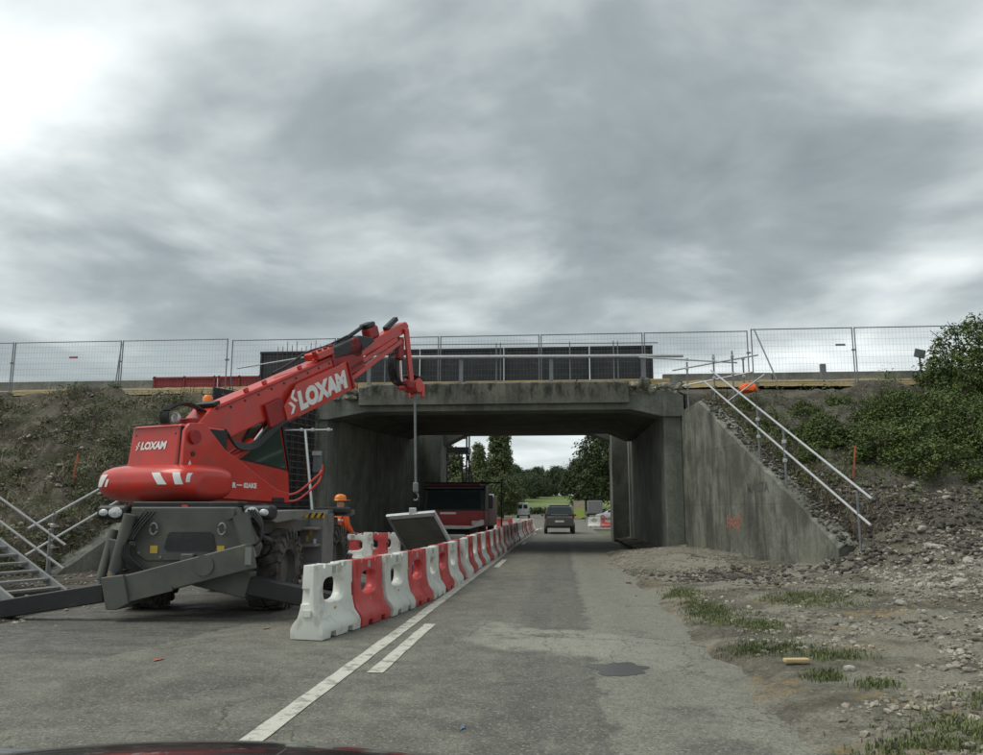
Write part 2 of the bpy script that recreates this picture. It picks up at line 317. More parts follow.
# ------------------------------------------------------------------ mesh helpers
class MB:
    def __init__(s, off=(0, 0, 0)): s.v = []; s.f = []; s.o = Vector(off)
    def add(s, vs_, fs):
        n = len(s.v); s.v += [tuple(Vector(p) - s.o) for p in vs_]; s.f += [tuple(i + n for i in f) for f in fs]
    def box(s, c, d, m=None):
        c = Vector(c); P_ = []
        for z in (-.5, .5):
            for y in (-.5, .5):
                for x in (-.5, .5):
                    q = Vector((x * d[0], y * d[1], z * d[2])); P_.append(c + (m @ q if m else q))
        s.add(P_, [(0, 2, 3, 1), (4, 5, 7, 6), (0, 1, 5, 4), (2, 6, 7, 3), (0, 4, 6, 2), (1, 3, 7, 5)])
    def bar(s, a, b, wd, h, up=(0, 0, 1)):
        a = Vector(a); b = Vector(b); d = (b - a); l = d.length; d.normalize()
        r = d.cross(Vector(up)).normalized(); u = r.cross(d)
        m = Matrix((r, d, u)).transposed(); s.box((a + b) / 2, (wd, l, h), m)
    def tube(s, a, b, r, n=8, r2=None):
        a = Vector(a); b = Vector(b); d = (b - a).normalized(); t = Vector((0, 0, 1)) if abs(d.z) < .9 else Vector((1, 0, 0))
        x = d.cross(t).normalized(); y = d.cross(x); r2 = r if r2 is None else r2
        P_ = [a + (x * math.cos(2 * math.pi * i / n) + y * math.sin(2 * math.pi * i / n)) * r for i in range(n)]
        P_ += [b + (x * math.cos(2 * math.pi * i / n) + y * math.sin(2 * math.pi * i / n)) * r2 for i in range(n)]
        s.add(P_, [(i, (i + 1) % n, n + (i + 1) % n, n + i) for i in range(n)] + [tuple(range(n - 1, -1, -1)), tuple(range(n, 2 * n))])
    def path(s, pts, r, n=8):
        pts = [Vector(p) for p in pts]; rings = []
        for k, p in enumerate(pts):
            d = (pts[min(k + 1, len(pts) - 1)] - pts[max(k - 1, 0)]).normalized()
            t = Vector((0, 0, 1)) if abs(d.z) < .95 else Vector((1, 0, 0)); x = d.cross(t).normalized(); y = d.cross(x)
            rr = r[k] if isinstance(r, (list, tuple)) else r
            rings.append([p + (x * math.cos(2 * math.pi * i / n) + y * math.sin(2 * math.pi * i / n)) * rr for i in range(n)])
        fs = []
        for k in range(len(pts) - 1):
            fs += [(k * n + i, k * n + (i + 1) % n, (k + 1) * n + (i + 1) % n, (k + 1) * n + i) for i in range(n)]
        fs += [tuple(range(n - 1, -1, -1)), tuple(range((len(pts) - 1) * n, len(pts) * n))]
        s.add([p for rg in rings for p in rg], fs)
    def curve(s, pts, r, n=8, k=5):
        P_ = [Vector(p) for p in pts]; out_ = []
        for i in range(len(P_) - 1):
            p0, p1, p2, p3 = P_[max(i - 1, 0)], P_[i], P_[i + 1], P_[min(i + 2, len(P_) - 1)]
            for j in range(k):
                t = j / k; out_.append(.5 * ((2 * p1) + (p2 - p0) * t + (2 * p0 - 5 * p1 + 4 * p2 - p3) * t * t + (3 * p1 - p0 - 3 * p2 + p3) * t ** 3))
        s.path(out_ + [P_[-1]], r, n)
    def prism(s, poly, fn, a, b):          # poly of 2D points; fn(p, q, depth) -> 3D
        n = len(poly); P_ = [fn(p, q, a) for p, q in poly] + [fn(p, q, b) for p, q in poly]
        s.add(P_, [(i, (i + 1) % n, n + (i + 1) % n, n + i) for i in range(n)] + [tuple(range(n - 1, -1, -1)), tuple(range(n, 2 * n))])
    def lathe(s, prof, fn, n=24):          # prof (r, h); fn(x, y, h)
        P_ = []; m = len(prof)
        for i in range(n):
            a = 2 * math.pi * i / n
            for r, h in prof: P_.append(fn(r * math.cos(a), r * math.sin(a), h))
        fs = []
        for i in range(n):
            j = (i + 1) % n
            for k in range(m - 1): fs.append((i * m + k, j * m + k, j * m + k + 1, i * m + k + 1))
        s.add(P_, fs)
    def quad(s, a, b, c_, d): s.add([a, b, c_, d], [(0, 1, 2, 3)])
    def mesh(s, name, material, smooth=False):
        me = bpy.data.meshes.new(name); me.from_pydata(s.v, [], s.f)
        bm = bmesh.new(); bm.from_mesh(me); bmesh.ops.recalc_face_normals(bm, faces=bm.faces); bm.to_mesh(me); bm.free()
        me.materials.append(MAT[material])
        if smooth:
            me.polygons.foreach_set('use_smooth', [True] * len(me.polygons))
            try: me.set_sharp_from_angle(angle=R(40))
            except Exception: pass
        return me
    def build(s, name, material, parent=None, smooth=False, bevel=0.0, seg=2, raw=False):
        me = bpy.data.meshes.new(name) if raw else s.mesh(name, material, smooth)
        if raw: me.from_pydata(s.v, [], s.f); me.materials.append(MAT[material])
        return obj(name, me, parent, bevel, seg)
def obj(name, me, parent=None, bevel=0.0, seg=2, loc=(0, 0, 0)):
    o = bpy.data.objects.new(name, me); C.objects.link(o); o.location = loc
    if parent: o.parent = parent
    if bevel:
        b = o.modifiers.new('bevel', 'BEVEL'); b.width = bevel; b.segments = seg; b.limit_method = 'ANGLE'; b.angle_limit = R(35)
        me.polygons.foreach_set('use_smooth', [True] * len(me.polygons))
        b.harden_normals = True
    return o
def tag(o, label, cat, group=None):
    o['label'] = label; o['category'] = cat
    if group: o['group'] = group
    return o
def struct(o): o['kind'] = 'structure'; return o
def stuff(o, label=None, cat=None):
    o['kind'] = 'stuff'
    if label: o['label'] = label
    if cat: o['category'] = cat
    return o
def thing(name, label, cat, loc=(0, 0, 0), rotz=0.0, group=None):
    o = bpy.data.objects.new(name, None); C.objects.link(o); o.empty_display_size = 0.1
    o.location = loc; o.rotation_euler = (0, 0, rotz); return tag(o, label, cat, group)
def dup(root, loc, rotz=0.0, label=None, group=None):
    r = root.copy(); C.objects.link(r); r.location = loc; r.rotation_euler = (0, 0, rotz)
    if label: r['label'] = label
    if group: r['group'] = group
    for ch in list(root.children):
        c_ = ch.copy(); C.objects.link(c_); c_.parent = r
        for gch in list(ch.children):
            d = gch.copy(); C.objects.link(d); d.parent = c_
    return r
def text_poly(body, size, shear=0.0, bold=0.0):
    cu = bpy.data.curves.new('t', 'FONT'); cu.body = body; cu.size = size; cu.shear = shear; cu.offset = bold; cu.resolution_u = 3
    o = bpy.data.objects.new('t', cu); C.objects.link(o)
    dg = bpy.context.evaluated_depsgraph_get(); me = bpy.data.meshes.new_from_object(o.evaluated_get(dg))
    vs_ = [v.co.copy() for v in me.vertices]; fs = [tuple(p.vertices) for p in me.polygons]
    bpy.data.objects.remove(o); bpy.data.meshes.remove(me); return vs_, fs
def fbm(x, y, o=4): return noise.fractal(Vector((x, y, 0.37)), 0.9, 2.1, o)
def lerp(a, b, t): return a + (b - a) * t
def ss(a, b, v):
    t = max(0.0, min(1.0, (v - a) / (b - a))); return t * t * (3 - 2 * t)

# ------------------------------------------------------------------ ground
def sheet(name, mt, pts, z):
    b = MB(); b.add([(x_, y_, z) for x_, y_ in pts], [tuple(range(len(pts)))]); return struct(b.build(name, mt))
sheet('ground', 'plain', [(-1200, -600), (1200, -600), (1200, 1500), (-1200, 1500)], -0.06)

def grid(name, mt, xs, ys, fz, smooth=True):
    b = MB(); nx = len(xs(ys[0]))
    for yv in ys:
        for xv in xs(yv): b.v.append((xv, yv, fz(xv, yv)))
    for j in range(len(ys) - 1):
        for i in range(nx - 1):
            b.f.append((j * nx + i, j * nx + i + 1, (j + 1) * nx + i + 1, (j + 1) * nx + i))
    o = b.build(name, mt, raw=True)
    if smooth: o.data.polygons.foreach_set('use_smooth', [True] * len(o.data.polygons))
    return struct(o)
def frange(a, b, n): return [a + (b - a) * i / (n - 1) for i in range(n)]
def vr(a, b, n, p=1.6): return [a + (b - a) * (i / (n - 1)) ** p for i in range(n)]

# road with a barely uneven surface
def zroad(x_, y_): return 0.006 + 0.004 * noise.noise(Vector((x_ * .8, y_ * .4, 0)))
grid('road', 'asphalt', lambda y_: frange(-8.6, 1.75 if y_ < 24 else 2.3, 60), vr(-4, 60, 150, 1.3), zroad)
sheet('far_road', 'asphalt', [(-6.2, 60), (1.9, 60), (1.9, 120), (-1.5, 300), (-9.5, 300), (-6.2, 120)], 0.002)
sheet('far_forecourt', 'asphalt', [(1.92, 58), (60, 58), (60, 150), (1.92, 122)], -0.004)

# painted lines
def line(name, x0, y0, x1, y1, wd, label):
    b = MB(); n = max(2, int((y1 - y0) / 0.25)); pts = []
    for i in range(n + 1):
        t = i / n; xx = lerp(x0, x1, t); yy = lerp(y0, y1, t); j = 0.006
        pts.append((xx - wd / 2 + random.uniform(-j, j), yy, zroad(xx, yy) + 0.006)); pts.append((xx + wd / 2 + random.uniform(-j, j), yy, zroad(xx, yy) + 0.006))
    for i in range(n): b.f.append((2 * i, 2 * i + 1, 2 * i + 3, 2 * i + 2))
    b.v = pts; o = b.build(name, 'road_paint', raw=True); o['label'] = label; return struct(o)
line('edge_marking', -1.95, 2.0, -1.62, 60, 0.15, 'solid white line along the barriers')
for k in range(5):
    line('lane_dash', -1.64 + 0.05 * k, 7.25 + 13 * k, -1.64 + 0.05 * k, 10.3 + 13 * k, 0.14, 'white dash beside the solid line')

# right verge and bank
WA, WB = (3.92, 26.0), (5.46, 16.6)      # wing wall line, right
def wallx_r(y_): return lerp(WB[0], WA[0], (y_ - WB[1]) / (WA[1] - WB[1]))
def z_verge(x_, y_):
    d = x_ - 1.38
    z = -0.03 + 0.12 * ss(-0.1, 0.5, d + 0.18 * fbm(x_ * .9, y_ * .9)) + 0.045 * max(0, d - 0.4)
    a = 0.02 + 0.05 * ss(0.3, 3, d)
    z += a * fbm(x_ * 1.2, y_ * 1.2, 5) + a * 0.6 * fbm(x_ * 5 + 3, y_ * 5, 3) + a * .3 * fbm(x_ * 14, y_ * 14 + 2, 2)
    z += 0.16 * math.exp(-((x_ - 3.2) / 1.2) ** 2 - ((y_ - 22.5) / 3.5) ** 2)
    z += 0.70 * ss(4.3, 9.0, x_ - 0.15 * (y_ - 10)) * ss(3, 9, y_)
    z += .62 * math.exp(-((x_ - 6.5) / 1.15) ** 2 - ((y_ - 15.9) / 1.25) ** 2) * (1 + .5 * fbm(x_ * 2, y_ * 2))
    return z
grid('right_verge', 'verge_soil', lambda y_: vr(1.2 + (1.3 if y_ > 27 else 0), 16 if y_ < 25.9 else 3.3, 150, 1.4), vr(2.2, 40, 240, 1.25), z_verge)
def wtop_r(y_): return 4.62 if y_ > 24.3 else lerp(.62, 4.66, (y_ - 16.5) / 7.8)
def toe(x_): return max(9.0, 16.9 - 0.62 * max(0, x_ - 5.4))
def z_bank(x_, y_):
    t = (y_ - toe(x_)) / (25.2 - toe(x_))
    z = 0.42 + 4.5 * t if t < 1 else 4.92 + 0.5 * ss(1, 1.25, t)
    rg = (1 - ss(1.0, 1.15, t))
    z += rg * (0.20 * fbm(x_ * .8 + 7, y_ * .8, 5) + 0.10 * fbm(x_ * 3.1, y_ * 3.1 + 9, 4)) * ss(0.1, 1.2, x_ - wallx_r(y_))
    if y_ < 25.9: z = min(z, wtop_r(y_) - .05 + 1.0 * max(0, x_ - wallx_r(y_) - .42))
    if x_ > 6.2: z += 0.45 * math.exp(-((x_ - 10.0) / 1.0) ** 2 - ((y_ - 25.3) / 1.0) ** 2)
    if y_ > 41: z -= (y_ - 41) * 0.7
    return z
grid('right_bank', 'bank_soil', lambda y_: [max(wallx_r(y_), 3.3) + 0.12 + q for q in vr(0, 40, 150, 1.9)], frange(9, 26, 150) + vr(26.3, 49, 24), z_bank)

# left ground and bank
VA, VB = (-8.25, 26.0), (-10.55, 16.3)
def wallx_l(y_): return lerp(VB[0], VA[0], (y_ - VB[1]) / (VA[1] - VB[1]))
def z_left(x_, y_):
    d = -7.0 - x_ + 0.5 * fbm(x_ * .5, y_ * .5)
    return -0.02 + 0.10 * ss(-0.4, 1.2, d) + 0.05 * ss(0, 2, d) * fbm(x_ * 1.3, y_ * 1.3, 5)
grid('left_ground', 'left_soil', lambda y_: vr(-6.0, -45, 120, 1.6), vr(4, 26, 130), z_left)
def wtop_l(y_): return 4.6 if y_ > 24.9 else lerp(.05, 4.6, (y_ - 16.3) / 8.6)
def toel(x_): return max(9.5, 15.9 - 0.45 * max(0, -x_ - 10.4))
def z_lbank(x_, y_):
    t = (y_ - toel(x_)) / (25.3 - toel(x_))
    z = 0.15 + 5.1 * t if t < 1 else 5.25 + 0.2 * ss(1, 1.25, t)
    rg = (1 - ss(1.0, 1.12, t))
    z += rg * (0.32 * fbm(x_ * .7 + 3, y_ * .7, 5) + 0.20 * fbm(x_ * 2.6, y_ * 2.6 + 5, 4)) * ss(0.1, 1.0, wallx_l(y_) - x_)
    if y_ < 25.9: z = min(z, wtop_l(y_) - .04 + 1.0 * max(0, wallx_l(y_) - .42 - x_))
    if y_ > 41: z -= (y_ - 41) * 0.7
    return z
grid('left_bank', 'left_bank_soil', lambda y_: [min(wallx_l(y_), -7.7) - 0.12 - q for q in vr(0, 45, 150, 1.7)], frange(9.5, 26, 150) + vr(26.3, 49, 24), z_lbank)
# gravel fan against the right pier, sand strips on the deck level
b = MB(); ring = []
for k in range(40):
    for j in range(9):
        a = 2 * math.pi * k / 40; r_ = j / 8
        xx = 2.70 + 1.65 * r_ * math.cos(a) * (1 + .35 * fbm(math.cos(a) * 2, math.sin(a) * 2)); yy = 21.4 + 4.6 * r_ * math.sin(a)
        b.v.append((xx, yy, z_verge(xx, yy) + 0.07 * (1 - r_ ** 2) + .02 * fbm(xx * 4, yy * 4) - 0.05 * ss(.6, 1, r_)))
for k in range(40):
    for j in range(8): b.f.append((k * 9 + j, k * 9 + j + 1, ((k + 1) % 40) * 9 + j + 1, ((k + 1) % 40) * 9 + j))
o = struct(b.build('gravel_patch', 'gravel', raw=True)); o.data.polygons.foreach_set('use_smooth', [True] * len(o.data.polygons))
for x0, x1 in ((-30, -10.5), (4.2, 12.5)):
    grid('sand_strip', 'sand', lambda y_: frange(x0, x1, 60), frange(26.9, 28.6, 8), lambda x_, y_: 5.44 + 0.34 * (1 - (abs(y_ - 27.75) / .85) ** 2) + 0.05 * fbm(x_, y_ * 2))
# rising field far beyond the bridge
grid('field', 'meadow', lambda y_: frange(-160, 120, 30), vr(210, 520, 30, 1.2), lambda x_, y_: -0.1 + 9.5 * ss(210, 470, y_) + 0.8 * fbm(x_ * .01, y_ * .01))

# ------------------------------------------------------------------ bridge
XL, XR = -7.68, 3.36; YF, YB = 26.0, 39.5
br = thing('bridge', 'grey concrete underpass bridge carrying the fenced upper road over the lane', 'bridge', (-2.1, 26, 0))
BO = (-2.1, 26, 0)
def bpart(name, mt, bevel=0.0, fn=None):
    b = MB(BO); fn(b); return b.build(name, mt, br, bevel=bevel)
def f_(b):   # right abutment: front pier, inner wall, far pilaster
    b.add([(XR, YF, -.3), (3.92, YF, -.3), (3.92, YB, -.3), (2.42, YB, -.3), (2.42, 37.6, -.3), (3.27, 37.6, -.3),
           (XR, YF, 5.2), (3.92, YF, 5.2), (3.92, YB, 5.2), (2.42, YB, 5.2), (2.42, 37.6, 5.2), (3.27, 37.6, 5.2)],
          [(0, 1, 7, 6), (1, 2, 8, 7), (2, 3, 9, 8), (3, 4, 10, 9), (4, 5, 11, 10), (5, 0, 6, 11), (6, 7, 8, 9, 10, 11)])
bpart('abutment', 'concrete_pier', 0.03, f_)
def f_(b):
    b.add([(XL, YF, -.3), (-8.25, YF, -.3), (-8.25, YB, -.3), (-5.58, YB, -.3), (-5.58, 37.6, -.3), (-6.8, 37.6, -.3),
           (XL, YF, 5.2), (-8.25, YF, 5.2), (-8.25, YB, 5.2), (-5.58, YB, 5.2), (-5.58, 37.6, 5.2), (-6.8, 37.6, 5.2)],
          [(0, 1, 7, 6), (1, 2, 8, 7), (2, 3, 9, 8), (3, 4, 10, 9), (4, 5, 11, 10), (5, 0, 6, 11), (6, 7, 8, 9, 10, 11)])
bpart('abutment', 'concrete_pier', 0.03, f_)
# front edge beam with haunched corners
fxz = lambda p, q, d: (p, d, q)
poly = [(-8.0, 4.36), (-7.62, 4.36), (-6.35, 4.6), (2.3, 4.6), (3.34, 4.36), (4.0, 4.36), (4.0, 5.05), (3.4, 5.2), (-7.5, 5.2), (-8.0, 5.0)]
bpart('edge_beam', 'concrete_slab', 0.02, lambda b: b.prism(poly, fxz, 25.86, 26.9))
poly2 = [(-7.9, 4.45), (-7.3, 4.45), (-6.4, 4.80), (2.2, 4.80), (3.0, 4.45), (3.9, 4.45), (3.9, 5.3), (-7.9, 5.3)]
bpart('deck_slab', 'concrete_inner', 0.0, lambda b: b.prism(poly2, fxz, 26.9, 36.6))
poly3 = [(-7.9, 4.4), (-5.7, 4.4), (-4.5, 5.02), (1.5, 5.02), (2.55, 4.6), (3.9, 4.4), (3.9, 5.45), (-7.9, 5.45)]
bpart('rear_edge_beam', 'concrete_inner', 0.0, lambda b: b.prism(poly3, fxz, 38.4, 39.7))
bpart('deck_top', 'concrete_slab', 0.0, lambda b: b.box((-2.1, 31.55, 5.38), (12.4, 9.2, 0.16)))
# weathered fascia beam, chipped ends
def f_(b):
    x0, x1 = -6.55, 2.25; n = 44; rows = []
    for i in range(n + 1):
        xx = lerp(x0, x1, i / n); ch = 0.05 * max(0, fbm(xx * 3, 2)) + (0.12 * abs(fbm(xx * 4, 8)) if i in (0, 1, n, n - 1) else 0)
        rows.append([(xx, 25.62, 4.80), (xx, 25.60, 5.46 - ch), (xx, 25.74, 5.52 - ch * .6), (xx, 26.30, 5.52), (xx, 26.30, 4.80)])
    P_ = [p for r_ in rows for p in r_]; fs = []
    for i in range(n):
        for k in range(5): fs.append((i * 5 + k, i * 5 + (k + 1) % 5, (i + 1) * 5 + (k + 1) % 5, (i + 1) * 5 + k))
    fs += [(0, 1, 2, 3, 4), (n * 5 + 4, n * 5 + 3, n * 5 + 2, n * 5 + 1, n * 5)]
    b.add(P_, fs)
bpart('fascia_beam', 'concrete_fascia', 0.0, f_)
# broken concrete at both ends of the fascia: separate lumps
def lump(c_, r_, seed, mt, name, parent, off=(0, 0, 0), sub=2):
    bm = bmesh.new(); bmesh.ops.create_icosphere(bm, subdivisions=sub, radius=1)
    for v in bm.verts:
        k = 1 + 0.45 * noise.noise(v.co * 1.3 + Vector((seed, 0, 0))) + 0.2 * noise.noise(v.co * 3 + Vector((0, seed, 0)))
        v.co = Vector((v.co.x * r_[0], v.co.y * r_[1], v.co.z * r_[2])) * k + Vector(c_) - Vector(off)
    me = bpy.data.meshes.new(name); bm.to_mesh(me); bm.free(); me.materials.append(MAT[mt]); return obj(name, me, parent)
random.seed(3)
for k in range(16):
    lump((random.uniform(2.3, 3.9), random.uniform(25.7, 26.1), random.uniform(5.1, 5.42)), (random.uniform(.10, .24), .16, random.uniform(.07, .15)), k, 'concrete_broken', 'broken_lump', br, BO, 1)
for k in range(9):
    lump((random.uniform(-7.4, -6.5), random.uniform(25.65, 25.95), random.uniform(5.05, 5.4)), (random.uniform(.12, .28), .16, random.uniform(.08, .16)), k + 40, 'concrete_broken', 'broken_lump', br, BO, 1)
lump((2.72, 25.6, 5.38), (.2, .2, .24), 77, 'concrete_fascia', 'broken_lump', br, BO, 2)
# fluted strip at the abutment corner (drain pipe in the far pilaster corner)
bpart('drain_pipe', 'galvanised', 0, lambda b: b.tube((3.2, 37.5, 0), (3.2, 37.5, 4.6), 0.04))

# wing walls
def wing(name, A, B, side, top, label):
    o = thing(name, label, 'wall', (A[0], A[1], 0))
    d = Vector((B[0] - A[0], B[1] - A[1], 0)); ln = d.length; d.normalize(); nrm = Vector((-d.y, d.x, 0)) * side     # nrm points away from road
    b = MB((A[0], A[1], 0)); n = 34; rows = []
    for i in range(n + 1):
        s = ln * i / n; z = top(s); ch = 0.05 * fbm(s * 2.5, side * 3 + 1) + 0.035 * fbm(s * 8, side)
        if s < 1.7: ch *= 0.2
        p = Vector((A[0], A[1], 0)) + d * s; q = p + nrm * 0.42
        ch2 = 0.05 * fbm(s * 3 + 9, side * 7)
        rows.append([(p.x, p.y, -.4), (p.x, p.y, z + ch - .05), (p.x + nrm.x * (.07 + abs(ch)), p.y + nrm.y * .07, z + ch), (q.x, q.y, z + ch2), (q.x, q.y, -.4)])
    P_ = [v for r_ in rows for v in r_]; fs = []
    for i in range(n):
        for k in range(5): fs.append((i * 5 + k, i * 5 + (k + 1) % 5, (i + 1) * 5 + (k + 1) % 5, (i + 1) * 5 + k))
    fs += [(0, 1, 2, 3, 4), (n * 5 + 4, n * 5 + 3, n * 5 + 2, n * 5 + 1, n * 5)]
    b.add(P_, fs); b.build('wall_face', 'concrete_wall' if side > 0 else 'concrete_pier', o)
    return o, d, nrm
def rtop(s):
    if s < 1.75: return 4.56 + 0.06 * s
    return lerp(4.66, 0.66, (s - 1.75) / (9.66 - 1.75))
rw, rd, rn = wing('wing_wall', WA, WB, 1, rtop, 'weathered sloping concrete wing wall right of the underpass with orange graffiti')
def ltop(s): return 4.6 if s < 1.2 else lerp(4.6, 0.08, (s - 1.2) / (9.97 - 1.2))
lw, ld, ln_ = wing('wing_wall', VA, VB, -1, ltop, 'sloping concrete wing wall low on the left bank behind the red machine')
# graffiti on the right wing wall
def wall_text(s0, z0, body, size, mt, name, wob=0.0, shear=0.0):
    vs_, fs = text_poly(body, size, shear, 0.012 * size / 0.4); b = MB((WA[0], WA[1], 0)); P_ = []
    for v in vs_:
        q = Vector((WA[0], WA[1], 0)) + rd * (s0 + v.x) - rn * 0.004; P_.append((q.x, q.y, z0 + v.y + wob * noise.noise(Vector((v.x * 2, v.y * 2, 1)))))
    b.add(P_, fs); return b.build(name, mt, rw, raw=True)
mat('faded_ink', (0.085, 0.085, 0.078), 0.9, 0.3, 20)
mat('graffiti_orange', (0.36, 0.13, 0.095), 0.9, 0.35, 14, dirt=(0.19, 0.16, 0.14), dscale=9, dlo=0.5, dhi=0.62)
wall_text(5.1, 1.85, 'MARSTA', 0.34, 'faded_ink', 'faded_lettering', 0.05)
wall_text(3.55, .98, 'FRED', 0.46, 'graffiti_orange', 'graffiti', 0.30, 0.15)

# ------------------------------------------------------------------ deck-level furniture
# dark formwork panels
gx = [-10.75, -7.9, -4.9, -1.9, 1.1, 3.3]
for k in range(5):
    t = thing('formwork_panel', ('black formwork panel on the deck, ' + ['leftmost, behind the boom', 'second from the left', 'third from the left, pale scuffs', 'second from the right', 'rightmost of the row'][k]), 'panel', ((gx[k] + gx[k + 1]) / 2, 27.7, 5.4), 0, 'black formwork panels along the deck')
    wd = gx[k + 1] - gx[k] - 0.03
    b = MB(); b.box((0, 0, .85), (wd, .06, 1.55)); b.build('face_sheet', 'black_panel', t, bevel=.008)
    b = MB(); b.box((0, -.05, 1.60), (wd, .07, .09)); b.build('top_rail', 'black_steel', t)
    for s in (-1, 1): b = MB(); b.box((s * (wd / 2 - .05), -.05, .85), (.07, .06, 1.4)); b.build('edge_stud', 'black_steel', t)
# timber beams on the parapet
for k, (a, c_) in enumerate(((-9.3, -6.9), (-6.85, -3.2), (-3.15, .6), (.65, 3.7))):
    o = MB(); o.box(((a + c_) / 2, 26.75, 5.59), (c_ - a, .22, .24)); o = o.build('timber_beam', 'timber', bevel=.012)
    tag(o, 'pale timber beam lying along the parapet, ' + ['left end behind the boom', 'second from the left', 'third from the left', 'right end'][k], 'timber', 'timber beams on the parapet')
# guard rail pipe with posts
t = thing('guard_rail', 'grey pipe guard rail along the bridge parapet', 'railing', (-1.4, 26.3, 5.5)); GO = (-1.4, 26.3, 5.5)
b = MB(GO); b.tube((-7.2, 26.25, 6.52), (4.1, 26.25, 6.40), 0.055, 10); b.build('rail_pipe', 'galvanised', t, smooth=True)
b = MB(GO); b.tube((-5.6, 26.3, 6.94), (3.3, 26.3, 6.86), 0.018, 6); b.build('top_wire', 'galv_dark', t)
for xx in (-6.4, -3.25, -.23, 2.8):
    b = MB(GO); b.box((xx, 26.36, 5.95), (.13, .1, 0.95)); b.build('post', 'galv_dark', t)
for xx in (-5.85, -5.0, -2.06, -1.92, .4, 1.84, 1.98):
    b = MB(GO); b.tube((xx, 26.31, 5.5), (xx, 26.31, 6.95), .020, 6); b.build('tube_post', 'galv_dark', t)
# concrete barriers behind the fence
def jersey(x0, x1, y_, z0, h, mt, label, group, name='concrete_barrier', cat='barrier'):
    b = MB(((x0 + x1) / 2, y_, z0)); pr = [(-.3, 0), (-.3, .12), (-.14, .35), (-.10, h), (.10, h), (.14, .35), (.3, .12), (.3, 0)]
    b.prism([(p, q) for p, q in pr], lambda p, q, d: (d, y_ + p, z0 + q), x0 + .015, x1 - .015)
    o = b.build(name, mt, bevel=.015); o.location = ((x0 + x1) / 2, y_, z0); return tag(o, label, cat, group)
ords = ['first', 'second', 'third', 'fourth', 'fifth', 'sixth', 'seventh', 'eighth']
xs_ = [-26.5, -22.5, -18.5, -15.1]
for k in range(3): jersey(xs_[k], xs_[k + 1], 29.0, 5.42, 0.86, 'concrete_barrier', 'grey concrete barrier behind the left fence, %s from the red hoarding' % ords[2 - k], 'concrete barriers on the upper road')
xs_ = [3.75, 7.6, 11.5, 15.4]
for k in range(3): jersey(xs_[k], xs_[k + 1], 29.0, 5.42, 0.82, 'concrete_barrier', 'grey concrete barrier behind the right fence, %s from the black panels' % ords[k], 'concrete barriers on the upper road')
mat('red_hoard', (0.26, 0.028, 0.03), 0.6, 0.2, 1.5, dirt=(0.12, 0.025, 0.025), dscale=2)
for k, (a, c_) in enumerate(((-15.05, -12.6), (-12.55, -10.9))):
    t = thing('red_hoarding', 'dull red board behind the left fence, ' + ('wider, next to the grey barriers' if k == 0 else 'narrower, next to the black panels'), 'hoarding', ((a + c_) / 2, 28.3, 5.4), 0, 'red hoardings')
    b = MB(); b.box((0, 0, .48), (c_ - a, .08, .8)); b.build('board', 'red_hoard', t, bevel=.01)
    for s in (-1, 0, 1): b = MB(); b.box((s * (c_ - a) * .47, -.06, .45), (.06, .05, .9)); b.build('stiffener', 'red_hoard', t)
    b = MB(); b.box((0, -.055, .83), (c_ - a, .06, .05)); b.build('top_rail', 'red_hoard', t)
# fence panels
def fence_mesh(wd):
    h = 2.02; P = {}
    b = MB(); r_ = .021
    b.path([(0.03, 0, 0), (0.03, 0, h), ], r_, 8); b.path([(wd - .03, 0, 0), (wd - .03, 0, h)], r_, 8)
    b.tube((.03, 0, h - .02), (wd - .03, 0, h - .02), r_ * .85, 8); b.tube((.03, 0, .2), (wd - .03, 0, .2), r_ * .8, 6)
    P['frame'] = b.mesh('frame', 'galv_dark', True)
    b = MB(); n = int(wd / .11)
    for i in range(1, n): xx = wd * i / n; b.tube((xx, 0, .2), (xx, 0, h), .0022, 3)
    for i in range(1, 9): zz_ = .2 + (h - .2) * i / 9; b.tube((.03, 0, zz_), (wd - .03, 0, zz_), .0026, 3)
    P['wire_mesh'] = b.mesh('wire_mesh', 'galv_dark')
    b = MB(); b.box((0, 0, .07), (.24, .7, .14)); P['foot_block'] = b.mesh('foot_block', 'concrete_barrier')
    b = MB(); b.box((wd - .01, -.012, 1.25), (.14, .05, .05)); P['clamp'] = b.mesh('clamp', 'galv_dark')
    return P
fx = [-23.86, -19.7, -15.61, -11.65, -7.82, -4.12, -.6, 2.94, 6.47, 9.83, 13.12, 16.6]
names = ['far left end of the upper road', 'above the left bank, second from the left', 'in front of the red board, left of the boom', 'above the machine turret', 'behind the boom', 'just right of the boom head', 'over the middle of the underpass', 'at the right end of the black panels', 'above the wing wall handrails', 'above the green bank', 'behind the tall bush']
for k in range(11):
    t = thing('fence_panel', 'wire mesh site fence panel ' + names[k], 'fence', (fx[k], 27.0 if not 3 <= k <= 7 else 27.25, 5.40), 0, 'mesh fence panels on the upper road')
    P = fence_mesh(fx[k + 1] - fx[k] - .02)
    for n_, me in P.items(): obj(n_, me, t)
    if k in (0, 1, 8): 
        b = MB(); b.box((2.3 if k != 8 else 2.9, -.03, 1.42), (.32, .01, .07)); b.build('sign_tag', 'plastic_red' if k != 8 else 'galv_dark', t)
    if k == 8:
        b = MB(); b.tube((.1, -.1, 2.0), (.55, -.9, .1), .024, 6); b.build('brace', 'galv_dark', t)
    if k == 2:
        b = MB(); b.tube((.0, -.05, 1.9), (.12, -.5, .1), .022, 6); b.build('brace', 'galv_dark', t)
